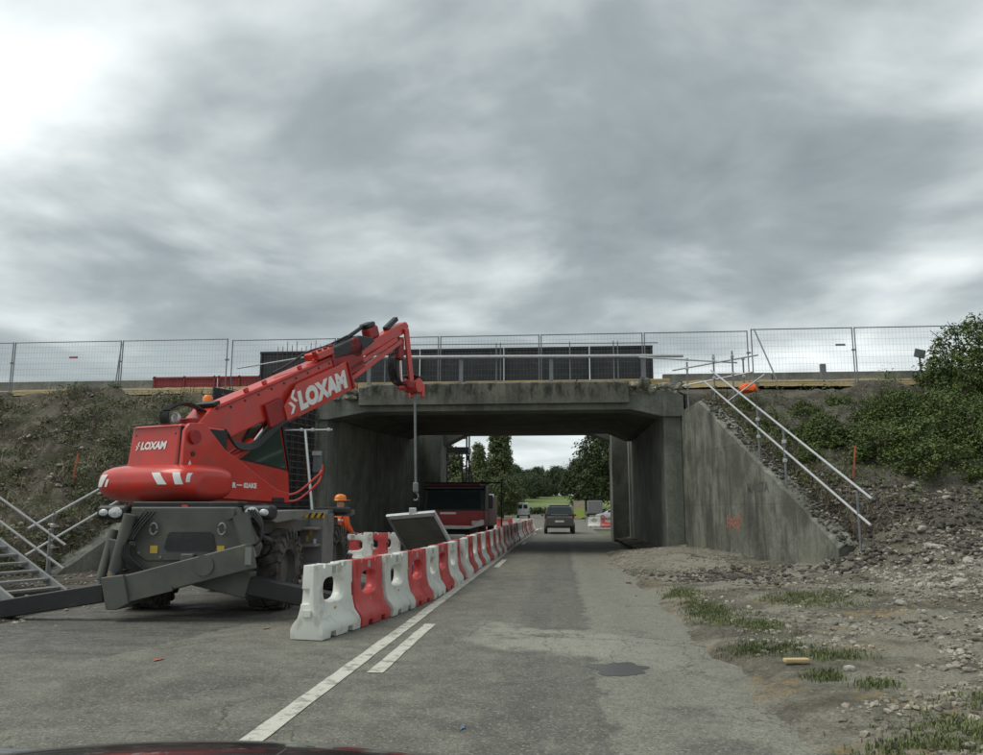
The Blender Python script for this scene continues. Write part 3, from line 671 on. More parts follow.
# small lamp/sign posts on the upper road right
o = MB(); o.box((9.15, 28.2, 5.9), (.2, .12, 1.0)); tag(o.build('marker_post', 'galv_dark', bevel=.02), 'dark stubby post beside the right concrete barrier', 'post')
t = thing('small_sign', 'small grey sign on a short post above the dark soil heap', 'sign', (11.45, 26.0, 5.3))
b = MB(); b.box((0, 0, 1.0), (.34, .04, .28), Matrix.Rotation(.25, 3, 'Y')); b.build('plate', 'galv_dark', t, bevel=.02); b = MB(); b.tube((0, .03, 0), (0, .03, .95), .03, 6); b.build('post', 'galv_dark', t)

# rebar mat and formwork at the left pier
t = thing('rebar_mat', 'dark grid of reinforcing bars standing against the wall left of the underpass', 'rebar', (-8.6, 24.6, 0)); o_ = (-8.6, 24.6, 0)
def lwp(q, off, z_): v = Vector((VA[0], VA[1], 0)) + ld * q - ln_ * off; return (v.x, v.y, z_)
b = MB(o_)
for i in range(27): q = -.1 + i * .2; b.tube(lwp(q, .30 + .05 * (i % 2), 0), lwp(q, .30 + .05 * (i % 2), 4.6 + .5 * random.random()), .012, 5)
b.build('vertical_bars', 'rust', t)
b = MB(o_)
for i in range(23): zz_ = .3 + i * .2; b.tube(lwp(-.2, .33, zz_), lwp(5.2, .33, zz_ + .02), .011, 5)
b.build('horizontal_bars', 'galv_dark', t)
b = MB(o_); b.add([lwp(-.2, .14, -.1), lwp(5.3, .14, -.1), lwp(5.3, .14, 4.7), lwp(-.2, .14, 4.9), lwp(-.2, .10, -.1), lwp(5.3, .10, -.1), lwp(5.3, .10, 4.7), lwp(-.2, .10, 4.9)], [(0, 1, 2, 3), (4, 5, 6, 7), (0, 1, 5, 4), (1, 2, 6, 5), (2, 3, 7, 6), (3, 0, 4, 7)]); b.build('backing_sheet', 'black_panel', t)
b = MB(); 
for i in range(14): xx = -9.9 + i * .17; b.tube((xx, 27.1, 5.4), (xx + .02, 27.1, 7.0 + .35 * random.random()), .012, 4)
tag(b.build('starter_bars', 'rust'), 'row of thin rusty starter bars rising in front of the left black panel', 'rebar')
t = thing('push_pull_prop', 'slanting pale steel prop with a cross tube beside the left pier', 'prop', (-7.35, 22.6, 0))
b = MB((-7.35, 22.6, 0)); b.tube((-6.75, 22.2, 0.1), (-7.75, 23.9, 3.8), .042, 8); b.build('inner_tube', 'galvanised', t)
b = MB((-7.35, 22.6, 0)); b.tube((-8.4, 23.9, 3.82), (-6.9, 23.9, 3.82), .028, 8); b.build('cross_tube', 'galvanised', t)
for xx in (-7.85, -7.5, -7.0): b = MB((-7.35, 22.6, 0)); b.box((xx, 23.87, 3.82), (.10, .10, .10)); b.build('coupler', 'galvanised', t, bevel=.02)
t = thing('work_lamp', 'small grey lamp box fixed to the left pier', 'lamp', (-7.85, 25.6, 2.6))
b = MB(); b.box((0, 0, .35), (.28, .2, .7)); b.build('housing', 'galv_dark', t, bevel=.02); b = MB(); b.box((0, -.11, .62), (.3, .06, .14)); b.build('cap', 'galvanised', t)

# scaffold tube handrails
def rails(name, label, rows, posts, extra, loc):
    t = thing(name, label, 'handrail', loc)
    for a, c_ in rows: b = MB(loc); b.tube(a, c_, .026, 8); b.build('rail', 'galvanised', t, smooth=True)
    for a, c_ in posts:
        b = MB(loc); b.tube(a, c_, .026, 8); po = b.build('post', 'galv_dark', t, smooth=True)
        for rr in rows:
            A, B = Vector(rr[0]), Vector(rr[1]); s = ((Vector(a) - A).dot(B - A)) / (B - A).length_squared
            if 0 <= s <= 1:
                q = A + (B - A) * s; b = MB(loc); b.box((a[0], a[1], q.z), (.09, .09, .09)); b.build('coupler', 'galvanised', po, bevel=.02)
    for a, c_ in extra: b = MB(loc); b.tube(a, c_, .024, 8); b.build('brace_tube', 'galvanised', t, smooth=True)
H = lambda y_, dz: (wallx_r(y_) + .16, y_, dz + lerp(.70, 4.66, (y_ - 16.5) / 7.75))
rails('slope_handrail', 'scaffold tube handrail sloping down along the right wing wall', [(H(15.6, 1.38), H(23.6, 1.12)), (H(15.7, .84), H(24.2, .58))],
      [(H(y_, -.5), H(y_, 1.28)) for y_ in (16.1, 19.1, 20.5)], [], H(19, 0))
rails('top_guard', 'cluster of scaffold tubes at the head of the right wing wall', [((3.6, 25.3, 5.75), (6.2, 25.0, 6.15)), ((3.9, 25.3, 5.25), (5.9, 24.6, 5.55)), ((2.6, 25.6, 6.25), (5.6, 25.2, 5.95))],
      [((4.05, 25.25, 4.5), (4.05, 25.25, 6.0)), ((4.75, 24.6, 4.6), (4.75, 24.6, 6.1)), ((5.25, 24.3, 4.6), (5.25, 24.3, 6.15)), ((5.75, 25.1, 5.0), (5.75, 25.1, 6.0))],
      [((4.9, 24.4, 4.5), (6.0, 23.6, 5.3))], (4.6, 25.0, 4.6))
LH = lambda y_, dz: (wallx_l(y_) - .1, y_, dz + lerp(.1, 4.6, (y_ - 16.3) / 8.6))
rails('slope_handrail', 'scaffold tube handrail rising up the left bank behind the machine', [(LH(15.7, 1.25), LH(25.0, .85)), (LH(15.7, .72), LH(25.0, .3))],
      [(LH(16.3, -.1), LH(16.3, 1.3)), (LH(20.5, -.1), LH(20.5, 1.2)), (LH(24.0, -.1), LH(24.0, 1.3))], [((-10.3, 24.6, 5.9), (-6.6, 25.2, 6.6))], LH(20, 0))
# survey stakes
for (x_, y_, z_, lb) in ((6.9, 19.5, None, 'thin orange stake in the bank right of the handrail'), (-11.9, 18.9, None, 'thin orange stake on the left bank above the handrail post')):
    z_ = (z_bank if x_ > 0 else z_lbank)(x_, y_)
    b = MB((x_, y_, z_)); b.box((x_, y_, z_ + .35), (.03, .03, .75), Matrix.Rotation(.12, 3, 'Y')); o = b.build('survey_stake', 'stake_orange'); o.location = (x_, y_, z_); tag(o, lb, 'stake')
o = lump((5.65, 24.2, 5.0), (.26, .2, .16), 5, 'hivis', 'orange_sack', None); tag(o, 'crumpled orange sack at the top of the right slope', 'sack')

# ------------------------------------------------------------------ aluminium stair on the left
S0 = Vector((-8.12, 12.3, .04)); up = Vector((-.86, .32, .40)).normalized(); ac = Vector((.35, .94, 0)).normalized()
t = thing('site_stair', 'aluminium site stair with handrail at the foot of the left bank', 'stair', S0)
for s in (-.48, .48):
    b = MB(S0); b.bar(S0 + ac * s, S0 + ac * s + up * 4.6, .05, .13); b.build('stringer', 'alu_dull', t)
for k in range(1, 15):
    q = S0 + up * (.31 * k); b = MB(S0)
    m = Matrix.Rotation(math.atan2(ac.y, ac.x), 3, 'Z'); b.box(q, (.92, .20, .035), m); b.build('tread', 'alu_dull', t)
q0 = S0 + ac * .52
for dz in (.70, .32):
    b = MB(S0); b.tube(q0 + up * .25 + Vector((0, 0, dz)), q0 + up * 4.5 + Vector((0, 0, dz)), .022, 8); b.build('handrail', 'alu_dull', t, smooth=True)
for k in (.7, 2.4, 4.1):
    b = MB(S0); b.tube(q0 + up * k, q0 + up * k + Vector((0, 0, .74)), .02, 8); b.build('baluster', 'alu_dull', t, smooth=True)
b = MB((-8.4, 15.2, .1)); b.box((-8.4, 15.2, .28), (.5, .35, .3), Matrix.Rotation(.3, 3, 'Z')); tag(b.build('timber_block', 'timber', bevel=.01), 'pale timber block on the ground behind the left stabiliser', 'block').location = (-8.4, 15.2, .1)

# ------------------------------------------------------------------ rotating telescopic handler
T0 = Vector((-5.1, 12.9, 0))
tm = thing('telescopic_handler', 'red rotating telescopic handler with raised boom and grey stabilised chassis', 'telehandler', T0)
def part(name, mt, fn, parent=None, bevel=0.0, smooth=False, seg=2):
    b = MB(); fn(b); return b.build(name, mt, parent or tm, smooth=smooth, bevel=bevel, seg=seg)
# chassis
def f_(b):
    b.box((0, 0.1, .82), (.95, 4.2, .55)); b.box((0, 0.1, 1.18), (1.9, 3.9, .20)); b.box((0, -1.25, .58), (1.5, .25, .28)); b.box((0, 1.45, .58), (1.5, .25, .28))
part('chassis_frame', 'machine_grey', f_, bevel=.02)
fyz = lambda sx: (lambda p, q, d: (d, p, q))
arch = [(-2.2, 1.30), (-2.2, 1.40), (-.55, 1.42), (-.35, 1.36), (-.62, 1.34), (-.75, 1.30), (-1.9, 1.24)]
arch2 = [(.45, 1.34), (.65, 1.42), (2.4, 1.42), (2.4, 1.32), (2.1, 1.30)]
for sx in (-1, 1):
    a, c_ = (.55 * sx, 1.18 * sx)
    part('mudguard', 'machine_lightgrey' if sx > 0 else 'machine_grey', lambda b: b.prism(arch, fyz(sx), a, c_), bevel=.015)
    part('mudguard', 'machine_grey', lambda b: b.prism(arch2, fyz(sx), a, c_), bevel=.015)
    # headlamp pod
    pod = part('headlamp', 'black_steel', lambda b: b.box((sx * 1.02, -2.16, 1.385), (.46, .24, .20)), bevel=.07, seg=4)
    for dx, r_ in ((-.04, .085), (.13, .055)):
        b = MB(); b.lathe([(0, -2.305), (r_ * .6, -2.30), (r_, -2.285), (r_ * 1.12, -2.25)], lambda p, q, h: (sx * 1.0 + dx * (1 if sx > 0 else -1.0) + p * 1.15, h, 1.385 + q * .82), 20); b.build('lens', 'lens', pod, smooth=True)
# step box and side plate between the right wheels, hazard stripe
part('side_tank', 'machine_lightgrey', lambda b: b.box((.98, .62, .86), (.42, .62, 1.0)), bevel=.02)
hz_ = part('hazard_plate', 'yellow', lambda b: b.box((1.0, .30, 1.33), (.40, .02, .09)))
for k in range(4):
    part('hazard_stripe', 'black_steel', lambda b: b.add([(.82 + .1 * k, .285, 1.29), (.86 + .1 * k, .285, 1.29), (.90 + .1 * k, .285, 1.37), (.86 + .1 * k, .285, 1.37)], [(0, 1, 2, 3)]), hz_)
for zz_ in (.55, .85, 1.12): part('step', 'machine_lightgrey', lambda b: b.box((.98, .10, zz_), (.36, .36, .04)), bevel=.008)
for k, (dx, zc) in enumerate(((.88, 1.12), (.98, 1.05), (1.06, 1.1), (.92, .95), (1.05, .9))):
    part('decal', ('white_print', 'yellow', 'orange_paint', 'yellow', 'white_print')[k], lambda b: b.box((dx, .305, zc), (.045, .006, .09)))
part('mirror_bar', 'black_steel', lambda b: b.box((1.12, 1.05, 1.40), (.62, .3, .13)), bevel=.05, seg=3)
# wheels: hub mesh with tyre as sub-part
def tyre_mesh():
    b = MB(); Rr, wd = .57, .46
    prof = [(.30, -.20), (.36, -.225), (.46, -.235), (.525, -.215), (.545, -.16), (.545, .16), (.525, .215), (.46, .235), (.36, .225), (.30, .20)]
    b.lathe(prof, lambda p, q, h: (h, p, q), 40)
    n = 22
    for i in range(n):
        for s in (-1, 1):
            a = 2 * math.pi * (i + (.25 if s > 0 else -.25)) / n
            c_, si = math.cos(a), math.sin(a); sk = .11
            a2 = a + sk; cc, s2 = math.cos(a2), math.sin(a2); rr0, rr1 = .53, .578; w2 = .028
            P_ = []
            for rr in (rr0, rr1):
                for (an, xx) in ((a, .235 * s), (a2 + .02, .0 + .02 * s)):
                    for dd in (-1, 1):
                        ang = an + dd * w2 / rr * 1.3; rad = rr - (.05 if xx != .02 * s and rr == rr1 and False else 0)
                        P_.append((xx, rad * math.cos(ang), rad * math.sin(ang)))
            b.add(P_, [(0, 1, 3, 2), (4, 6, 7, 5), (0, 4, 5, 1), (2, 3, 7, 6), (0, 2, 6, 4), (1, 5, 7, 3)])
            ang = a; P_ = []
            for (rr, xx) in ((.43, .238), (.575, .222)):
                for dd in (-1, 1):
                    for th_ in (0, .018):
                        P_.append(((xx + th_) * s, rr * math.cos(ang + dd * .05), rr * math.sin(ang + dd * .05)))
            b.add(P_, [(0, 1, 3, 2), (4, 6, 7, 5), (0, 4, 5, 1), (2, 3, 7, 6), (0, 2, 6, 4), (1, 5, 7, 3)])
    return b.mesh('tyre', 'rubber', True)
def rim_mesh():
    b = MB(); b.lathe([(0, .06), (.12, .07), (.13, .13), (.0, .14)], lambda p, q, h: (h, p, q), 24)
    b.lathe([(.31, -.2), (.31, .19), (.285, .20), (.275, .10), (.20, .04), (.13, .05), (0, .05)], lambda p, q, h: (h, p, q), 32)
    for k in range(8):
        a = k * math.pi / 4; b.tube((.04, .165 * math.cos(a), .165 * math.sin(a)), (.075, .165 * math.cos(a), .165 * math.sin(a)), .014, 6)
    return b.mesh('wheel', 'machine_grey', True)
tym, rim = tyre_mesh(), rim_mesh()
for sx in (-1, 1):
    for yy in (-1.25, 1.45):
        wl = obj('wheel', rim, tm, loc=(sx * .94, yy, .575)); wl.rotation_euler = (0.3 * yy, 0, 0 if sx > 0 else math.pi)
        obj('tyre', tym, wl)
# stabiliser head plate (near end)
SX = lambda x_: x_ + 5.1
fx_ = lambda p, q, d: (p, d, q)
plate = [(-.67, 1.46), (.80, 1.46), (1.10, .95), (1.05, .80), (.92, .76), (-.40, .74), (-.55, .82)]
sp_ = part('stabiliser_head', 'machine_grey', lambda b: b.prism(plate, fx_, -2.42, -2.16), bevel=.025)
part('recess_shade', 'black_steel', lambda b: b.prism([(-.16, .92), (-.11, .88), (.50, .88), (.55, .92), (.51, 1.10), (.46, 1.13), (-.08, 1.13), (-.12, 1.10)], fx_, -2.43, -2.40), sp_)  # raised black plate paints the shade of the slot, no real hollow
for xx in (-.30, .62): part('tag', 'yellow', lambda b: b.box((xx, -2.425, .90), (.10, .012, .10)), sp_)
for xx in (-.30, .64):
    pts = [(xx + .05 * math.cos(a), -2.45 - .02, 1.17 + .075 * math.sin(a)) for a in frange(0, 2 * math.pi, 13)]
    part('shackle', 'galv_dark', lambda b: b.path(pts, .014, 6), sp_)
for xx, zz_ in ((-.50, 1.36), (.92, .90), (.72, 1.37)):
    part('pin', 'machine_grey', lambda b: b.tube((xx, -2.47, zz_), (xx, -2.40, zz_), .075, 16), sp_, smooth=True)
part('bumper_top', 'black_steel', lambda b: b.box((.05, -2.15, 1.49), (1.5, .35, .08)), bevel=.02)
part('red_reflector', 'red_paint', lambda b: b.box((.05, -2.335, 1.47), (.08, .02, .035)))
# crossed stabiliser beams
def beam(nm, y_, A, B, hh, wd, mt, par=None, bev=.02):
    return part(nm, mt, lambda b: b.bar((A[0], y_, A[1]), (B[0], y_, B[1]), wd, hh, (0, 0, 1)), par, bevel=bev)
ob = beam('stabiliser_beam', -2.62, (1.12, .83), (-.70, .37), .33, .26, 'machine_grey')
part('beam_rib', 'machine_grey', lambda b: b.bar((-.55, -2.755, .26), (.15, -2.755, .43), .02, .06), ob)
part('pin', 'machine_grey', lambda b: b.tube((.55, -2.77, .72), (.55, -2.74, .72), .13, 20), ob, smooth=True)
part('end_plate', 'machine_lightgrey', lambda b: b.box((1.13, -2.76, .84), (.08, .02, .22)), ob)
part('cheek', 'machine_grey', lambda b: b.prism([(-.80, .56), (-.50, .60), (-.40, .24), (-.56, .16), (-.70, .16)], fx_, -2.80, -2.45), ob, bevel=.015)
il = beam('stabiliser_leg', -2.62, (-.80, .36), (-2.45, .10), .24, .19, 'black_steel')
part('foot_pad', 'black_steel', lambda b: b.lathe([(0, .0), (.26, .0), (.26, .05), (.1, .08), (0, .08)], lambda p, q, h: (-2.35 + p, -2.62 + q, h + .008), 20), il)
ob2 = beam('stabiliser_beam', -2.28, (-1.0, .88), (1.0, .44), .34, .24, 'machine_grey')
ir = beam('stabiliser_leg', -2.28, (.85, .46), (2.15, .22), .24, .19, 'black_steel')
part('foot_pad', 'black_steel', lambda b: b.lathe([(0, .0), (.24, .0), (.24, .05), (.1, .16), (0, .16)], lambda p, q, h: (2.08 + p, -2.28 + q, h + .008), 20), ir)
for (a, c_, r_) in (((-.62, -2.5, 1.36), (-.78, -2.5, .62), .085), ((.88, -2.46, 1.36), (1.02, -2.46, .95), .11), ((-.95, -2.3, 1.15), (-1.0, -2.45, .50), .06)):
    cyl = part('stabiliser_cylinder', 'machine_grey', lambda b: b.tube(a, c_, r_, 14), smooth=True)
    m_ = Vector(a).lerp(Vector(c_), 1.0); part('piston_rod', 'galv_dark', lambda b: b.tube(m_, m_ + (Vector(c_) - Vector(a)).normalized() * .16, r_ * .5, 10), cyl, smooth=True)
for k in range(3):
    part('hydraulic_hose', 'hose', lambda b: b.curve([(1.02 - .04 * k, -2.35, 1.42), (1.16, -2.4, 1.25 - .04 * k), (1.14, -2.45, 1.0), (1.0, -2.48, .95)], .017, 6), smooth=True)
# far end: mirrored, simpler stabilisers
beam('stabiliser_beam', 2.5, (1.0, .85), (-1.0, .40), .34, .24, 'machine_grey'); beam('stabiliser_beam', 2.78, (-1.0, .85), (1.0, .40), .34, .24, 'machine_grey')
beam('stabiliser_leg', 2.5, (-.85, .42), (-1.9, .16), .22, .18, 'black_steel'); beam('stabiliser_leg', 2.78, (.85, .42), (1.9, .16), .22, .18, 'black_steel')
part('stabiliser_head', 'machine_grey', lambda b: b.prism([(-.7, 1.40), (.7, 1.40), (1.05, .9), (.9, .7), (-.9, .7), (-1.05, .9)], fx_, 2.2, 2.42), bevel=.02)

# turret
HA = R(22); TF = Vector((math.sin(HA), math.cos(HA), 0)); TR = Vector((math.cos(HA), -math.sin(HA), 0)); TC = Vector((-.12, -.10, 0)); UP = Vector((0, 0, 1))
def tv(u, v, w_): return TC + TR * u + TF * v + UP * w_
TM = Matrix((TR, TF, UP)).transposed()
part('slew_ring', 'black_steel', lambda b: b.lathe([(0, 1.28), (.62, 1.28), (.62, 1.40), (.55, 1.52), (0, 1.52)], lambda p, q, h: tv(p, q, h), 32), smooth=True)
part('turret_base', 'red_paint', lambda b: b.box(tv(-.15, -.45, 1.555), (1.2, 2.0, .09), TM), bevel=.02)
part('turret_belly', 'red_dull', lambda b: b.box(tv(-.2, -1.1, 1.48), (1.0, .55, .10), TM), bevel=.03)
# counterweight: superellipsoid loft
CW = dict(vc=-1.36, hv=.58, wc=1.80, hw=.285, p=3.2)
def cw_k(u): s = min(1, abs((u + .14) / .96)); return (1 - s ** 4.5) ** (1 / 3.0)
def f_(b):
    nu, na = 34, 28; P_ = []
    for i in range(nu + 1):
        u = -1.10 + 1.92 * (0.5 - 0.5 * math.cos(math.pi * i / nu)); k = max(.02, cw_k(u))
        for j in range(na):
            a = 2 * math.pi * j / na; c_, s = math.cos(a), math.sin(a)
            q = (abs(c_) ** CW['p'] + abs(s) ** CW['p']) ** (-1 / CW['p'])
            vv = CW['hv'] * q * c_ * (.35 + .65 * k); ww = CW['hw'] * q * s * (.30 + .70 * k)
            if ww < 0: vv *= 1 - .22 * (ww / CW['hw']) ** 2
            P_.append(tv(u, CW['vc'] + vv, CW['wc'] + ww))
    fs = [(i * na + j, i * na + (j + 1) % na, (i + 1) * na + (j + 1) % na, (i + 1) * na + j) for i in range(nu) for j in range(na)]
    fs += [tuple(range(na)), tuple(range(nu * na, (nu + 1) * na))]
    b.add(P_, fs)
cw = part('counterweight', 'red_paint', f_, smooth=True)
def cw_v(u, w_):
    k = max(.02, cw_k(u)); dw = (w_ - CW['wc']) / (CW['hw'] * (.30 + .70 * k)); c0 = max(0, 1 - abs(dw) ** CW['p']) ** (1 / CW['p'])
    vv = CW['hv'] * c0 * (.35 + .65 * k)
    if dw < 0: vv *= 1 - .22 * ((w_ - CW['wc']) / CW['hw']) ** 2
    return CW['vc'] - vv - .006
def stripe(u0, wd, sk, w0, w1):
    def g_(b):
        n = 6; P_ = []
        for i in range(n + 1):
            for j in range(n + 1):
                ww = lerp(w0, w1, i / n); uu = u0 + wd * j / n + sk * i / n; P_.append(tv(uu, cw_v(uu, ww), ww))
        b.add(P_, [(i * (n + 1) + j, i * (n + 1) + j + 1, (i + 1) * (n + 1) + j + 1, (i + 1) * (n + 1) + j) for i in range(n) for j in range(n)])
    b = MB(); g_(b); return b.build('reflective_stripe', 'white_print', cw, raw=True)
stripe(-1.0, .17, .13, 1.75, 1.93); stripe(-.76, .06, .05, 1.75, 1.86)
stripe(.36, .16, -.15, 1.77, 1.94); stripe(.64, .10, -.06, 1.77, 1.94); stripe(.76, .03, .0, 1.80, 1.93)
# engine cover with slightly leaning rear face
def f_(b):
    P_ = []
    for (w_, v0, u0, u1) in ((1.88, -1.70, -.64, .42), (2.66, -1.62, -.62, .40)):
        P_ += [tv(u0, v0, w_), tv(u1, v0, w_), tv(u1, -.75, w_), tv(u0, -.75, w_)]
    b.add(P_, [(0, 1, 2, 3), (4, 5, 6, 7), (0, 1, 5, 4), (1, 2, 6, 5), (2, 3, 7, 6), (3, 0, 4, 7)])
ec = part('engine_cover', 'red_paint', f_, bevel=.055, seg=4)
def decal(body, size, shear, bold, fn, parent, name='lettering', mt='white_print'):
    vs_, fs = text_poly(body, size, shear, bold); b = MB(); b.add([fn(v.x, v.y) for v in vs_], fs); return b.build(name, mt, parent, raw=True)
rear = lambda x_, y_: tv(-.37 + x_, -1.70 + (y_ + .42) * .103 - .008, 2.30 + y_)
decal('LOXAM', .150, .15, .008, rear, ec)
def chev(x0, s, fn, parent):
    for k in (0, 1):
        b = MB(); pts = [(0, 0), (.28, 0), (.62, .38), (.28, .76), (0, .76), (.34, .38)]
        if k: pts = [(.62 - p, q) for p, q in pts]
        q_ = [fn(x0 + (p + (.34 if k else 0)) * s, (q + (.5 if k else -.12)) * s) for p, q in pts]
        b.add(q_, [(0, 1, 2, 5), (5, 2, 3, 4)]); b.build('logo_chevron', 'white_print', parent, raw=True)
chev(-.105, .09, rear, ec)
for u, w_ in ((-.52, 2.52), (.30, 2.52), (-.54, 2.02), (.32, 2.02)): part('bolt', 'galv_dark', lambda b: b.tube(tv(u, -1.70 + (w_ - 1.88) * .103, w_), tv(u, -1.715 + (w_ - 1.88) * .103, w_), .016, 8), ec)
part('warning_triangle', 'white_print', lambda b: b.add([tv(.535, -1.6, 2.02), tv(.535, -1.5, 2.02), tv(.535, -1.55, 2.13)], [(0, 1, 2)]), ec)
# side plates of the boom support
fuv = lambda u: (lambda p, q, d: tv(d, p, q))
tower = [(-1.25, 1.60), (.60, 1.53), (.62, 1.69), (.34, 1.74), (-.07, 1.92), (-.52, 2.16), (-.87, 2.32), (-1.20, 2.60), (-1.30, 2.69), (-1.58, 2.66), (-1.66, 2.55), (-1.69, 1.90)]
sp1 = part('boom_support', 'red_paint', lambda b: b.prism(tower, fuv(0), .46, .53), bevel=.012)
part('boom_support', 'red_paint', lambda b: b.prism([(max(p, -1.45), q) for p, q in tower[:9]] + [(-1.45, 2.55), (-1.45, 1.7)], fuv(0), -.30, -.24))
part('pivot_pin', 'red_dull', lambda b: b.tube(tv(.50, -1.50, 2.46), tv(.58, -1.50, 2.46), .10, 20), sp1, smooth=True)
part('pivot_pin', 'black_steel', lambda b: b.tube(tv(.52, -1.50, 2.22), tv(.545, -1.50, 2.22), .035, 14), sp1, smooth=True)
side = lambda x_, y_: tv(.536, -.77 + x_, 1.76 + y_)
decal('MR', .10, 0, .008, side, sp1)
decal('02AKE', .10, 0, .006, lambda x_, y_: tv(.536, -.46 + x_, 1.76 + y_), sp1)
part('dash_mark', 'white_print', lambda b: b.box(tv(.536, -.55, 1.795), (.004, .12, .018), TM), sp1)
part('number_plate', 'black_steel', lambda b: b.box(tv(.537, .34, 1.58), (.012, .28, .07), TM), sp1)
part('black_sill', 'black_steel', lambda b: b.box(tv(.2, -.1, 1.50), (.7, 1.45, .05), TM))
# cab
cabp = [(-.2, 1.56), (1.36, 1.54), (1.42, 1.72), (1.38, 2.07), (1.27, 2.45), (1.12, 2.92), (.95, 3.0), (.0, 3.0), (-.2, 2.5)]
cab = part('cab', 'red_paint', lambda b: b.prism(cabp, fuv(0), -1.12, -.16), bevel=.04, seg=3)
winp = [(.15, 2.27), (.22, 2.60), (.42, 2.88), (1.02, 2.90), (1.27, 2.14)]
part('window_seal', 'black_steel', lambda b: b.prism([(lerp(.7, p, 1.07), lerp(2.55, q, 1.07)) for p, q in winp], fuv(0), -.165, -.150), cab)
part('side_window', 'cab_glass', lambda b: b.prism(winp, fuv(0), -.160, -.143), cab)
part('windscreen', 'cab_glass', lambda b: b.add([tv(-1.05, 1.395, 2.1), tv(-.23, 1.395, 2.1), tv(-.23, 1.13, 2.88), tv(-1.05, 1.13, 2.88)], [(0, 1, 2, 3)]), cab)
part('roof', 'black_steel', lambda b: b.box(tv(-.64, .5, 3.01), (.9, .9, .05), TM), cab, bevel=.02)
part('cab_pillar', 'black_steel', lambda b: b.bar(tv(-.145, 1.37, 2.10), tv(-.145, 1.12, 2.93), .03, .05), cab)
for off in (0, .10):
    part('front_guard', 'red_paint', lambda b: b.curve([tv(-.3, 1.40, 1.57 + off), tv(-.3, 1.8, 1.60 + off * 1.4), tv(-.3, 2.3, 1.88 + off * 1.5), tv(-.3, 2.46, 2.05 + off), tv(-.3, 2.50, 2.28)], .020, 8), smooth=True)
# boom
BT = R(24.3); BA = TF * math.cos(BT) + UP * math.sin(BT); BN = UP * math.cos(BT) - TF * math.sin(BT); BO_ = tv(.11, -.93, 2.66)
BM = Matrix((TR, BA, BN)).transposed()
def bp(s, q, h): return BO_ + BA * s + TR * q + BN * h
fsh = lambda p, q, d: bp(p, d, q)
sec = [(-.52, -.10), (-.45, -.16), (.0, -.27), (3.30, -.27), (3.30, .30), (.1, .30), (-.50, .06)]
bo = part('boom_outer_section', 'red_paint', lambda b: b.prism(sec, fsh, -.21, .21), bevel=.03, seg=3)
part('boom_edge_rail', 'red_dull', lambda b: b.box(bp(1.7, .225, .255), (.03, 3.1, .03), BM), bo)
for s in (.9, 1.35, 2.3, 2.75): part('lug', 'red_paint', lambda b: b.box(bp(s, .17, .335), (.05, .10, .08), BM), bo, bevel=.02)
part('side_bracket', 'red_dull', lambda b: b.box(bp(1.35, .24, -.20), (.08, .45, .40), BM), bo, bevel=.02)
pl = part('name_board', 'red_paint', lambda b: b.prism([(1.52, -.44), (3.62, -.44), (3.50, .11), (1.98, .11), (1.52, -.16)], fsh, .26, .31), bevel=.012)
brd = lambda x_, y_: bp(1.90 + x_, .3135, -.325 + y_)
decal('LOXAM', .415, .06, .030, brd, pl)
chev(-.30, .27, lambda x_, y_: bp(1.93 + x_, .3135, -.30 + y_), pl)
part('board_edge', 'red_dull', lambda b: b.box(bp(3.50, .30, -.16), (.09, .05, .55), BM), pl, bevel=.01)
part('boom_inner_section', 'red_dull', lambda b: b.box(bp(3.75, 0, .02), (.34, 1.0, .46), BM), bevel=.02)
j1 = part('boom_head_beam', 'red_paint', lambda b: b.prism([(4.1, .0), (6.12, .10), (6.22, .22), (6.15, .33), (5.9, .33), (4.1, .20)], fsh, -.10, .12), bevel=.02)
part('boom_lower_beam', 'red_paint', lambda b: b.bar(bp(3.6, .13, -.30), bp(5.75, .13, -.02), .08, .10), bevel=.015)
part('boom_lower_beam', 'red_paint', lambda b: b.bar(bp(3.5, .13, -.12), bp(5.6, .13, .06), .08, .09), bevel=.015)
part('black_fairing', 'black_steel', lambda b: b.prism([(3.2, .30), (3.35, .42), (4.3, .45), (4.75, .30), (4.75, .22), (4.1, .10), (3.3, .2)], fsh, -.17, .17), bevel=.03)
part('hose_reel', 'red_dull', lambda b: b.lathe([(0, -.12), (.19, -.12), (.19, -.08), (.10, -.06), (.10, .06), (.19, .08), (.19, .12), (0, .12)], lambda p, q, h: bp(4.1 + p, .05 + h, .26 + q), 20), smooth=True)
part('top_cylinder', 'machine_lightgrey', lambda b: b.tube(bp(2.9, .06, .38), bp(3.9, .06, .28), .07, 12), smooth=True)
part('top_cylinder', 'black_steel', lambda b: b.tube(bp(3.7, -.02, .40), bp(4.75, -.02, .56), .04, 10), smooth=True)
part('sheave_block', 'red_dull', lambda b: b.box(bp(4.9, 0, .38), (.2, .40, .26), BM), bevel=.06, seg=3)
part('sheave_block', 'black_steel', lambda b: b.box(bp(4.85, 0, .55), (.22, .3, .10), BM), bevel=.03)
part('head_light_bar', 'black_steel', lambda b: b.bar(bp(5.45, .0, .33), bp(5.95, .0, .45), .12, .10), bevel=.02)
part('top_fitting', 'red_paint', lambda b: b.box(bp(3.0, .1, .40), (.34, .5, .14), BM), bevel=.03)
for k in range(4): part('fitting_bolt', 'red_dull', lambda b: b.box(bp(2.75 + .17 * k, .20, .46), (.06, .07, .10), BM), bevel=.01)
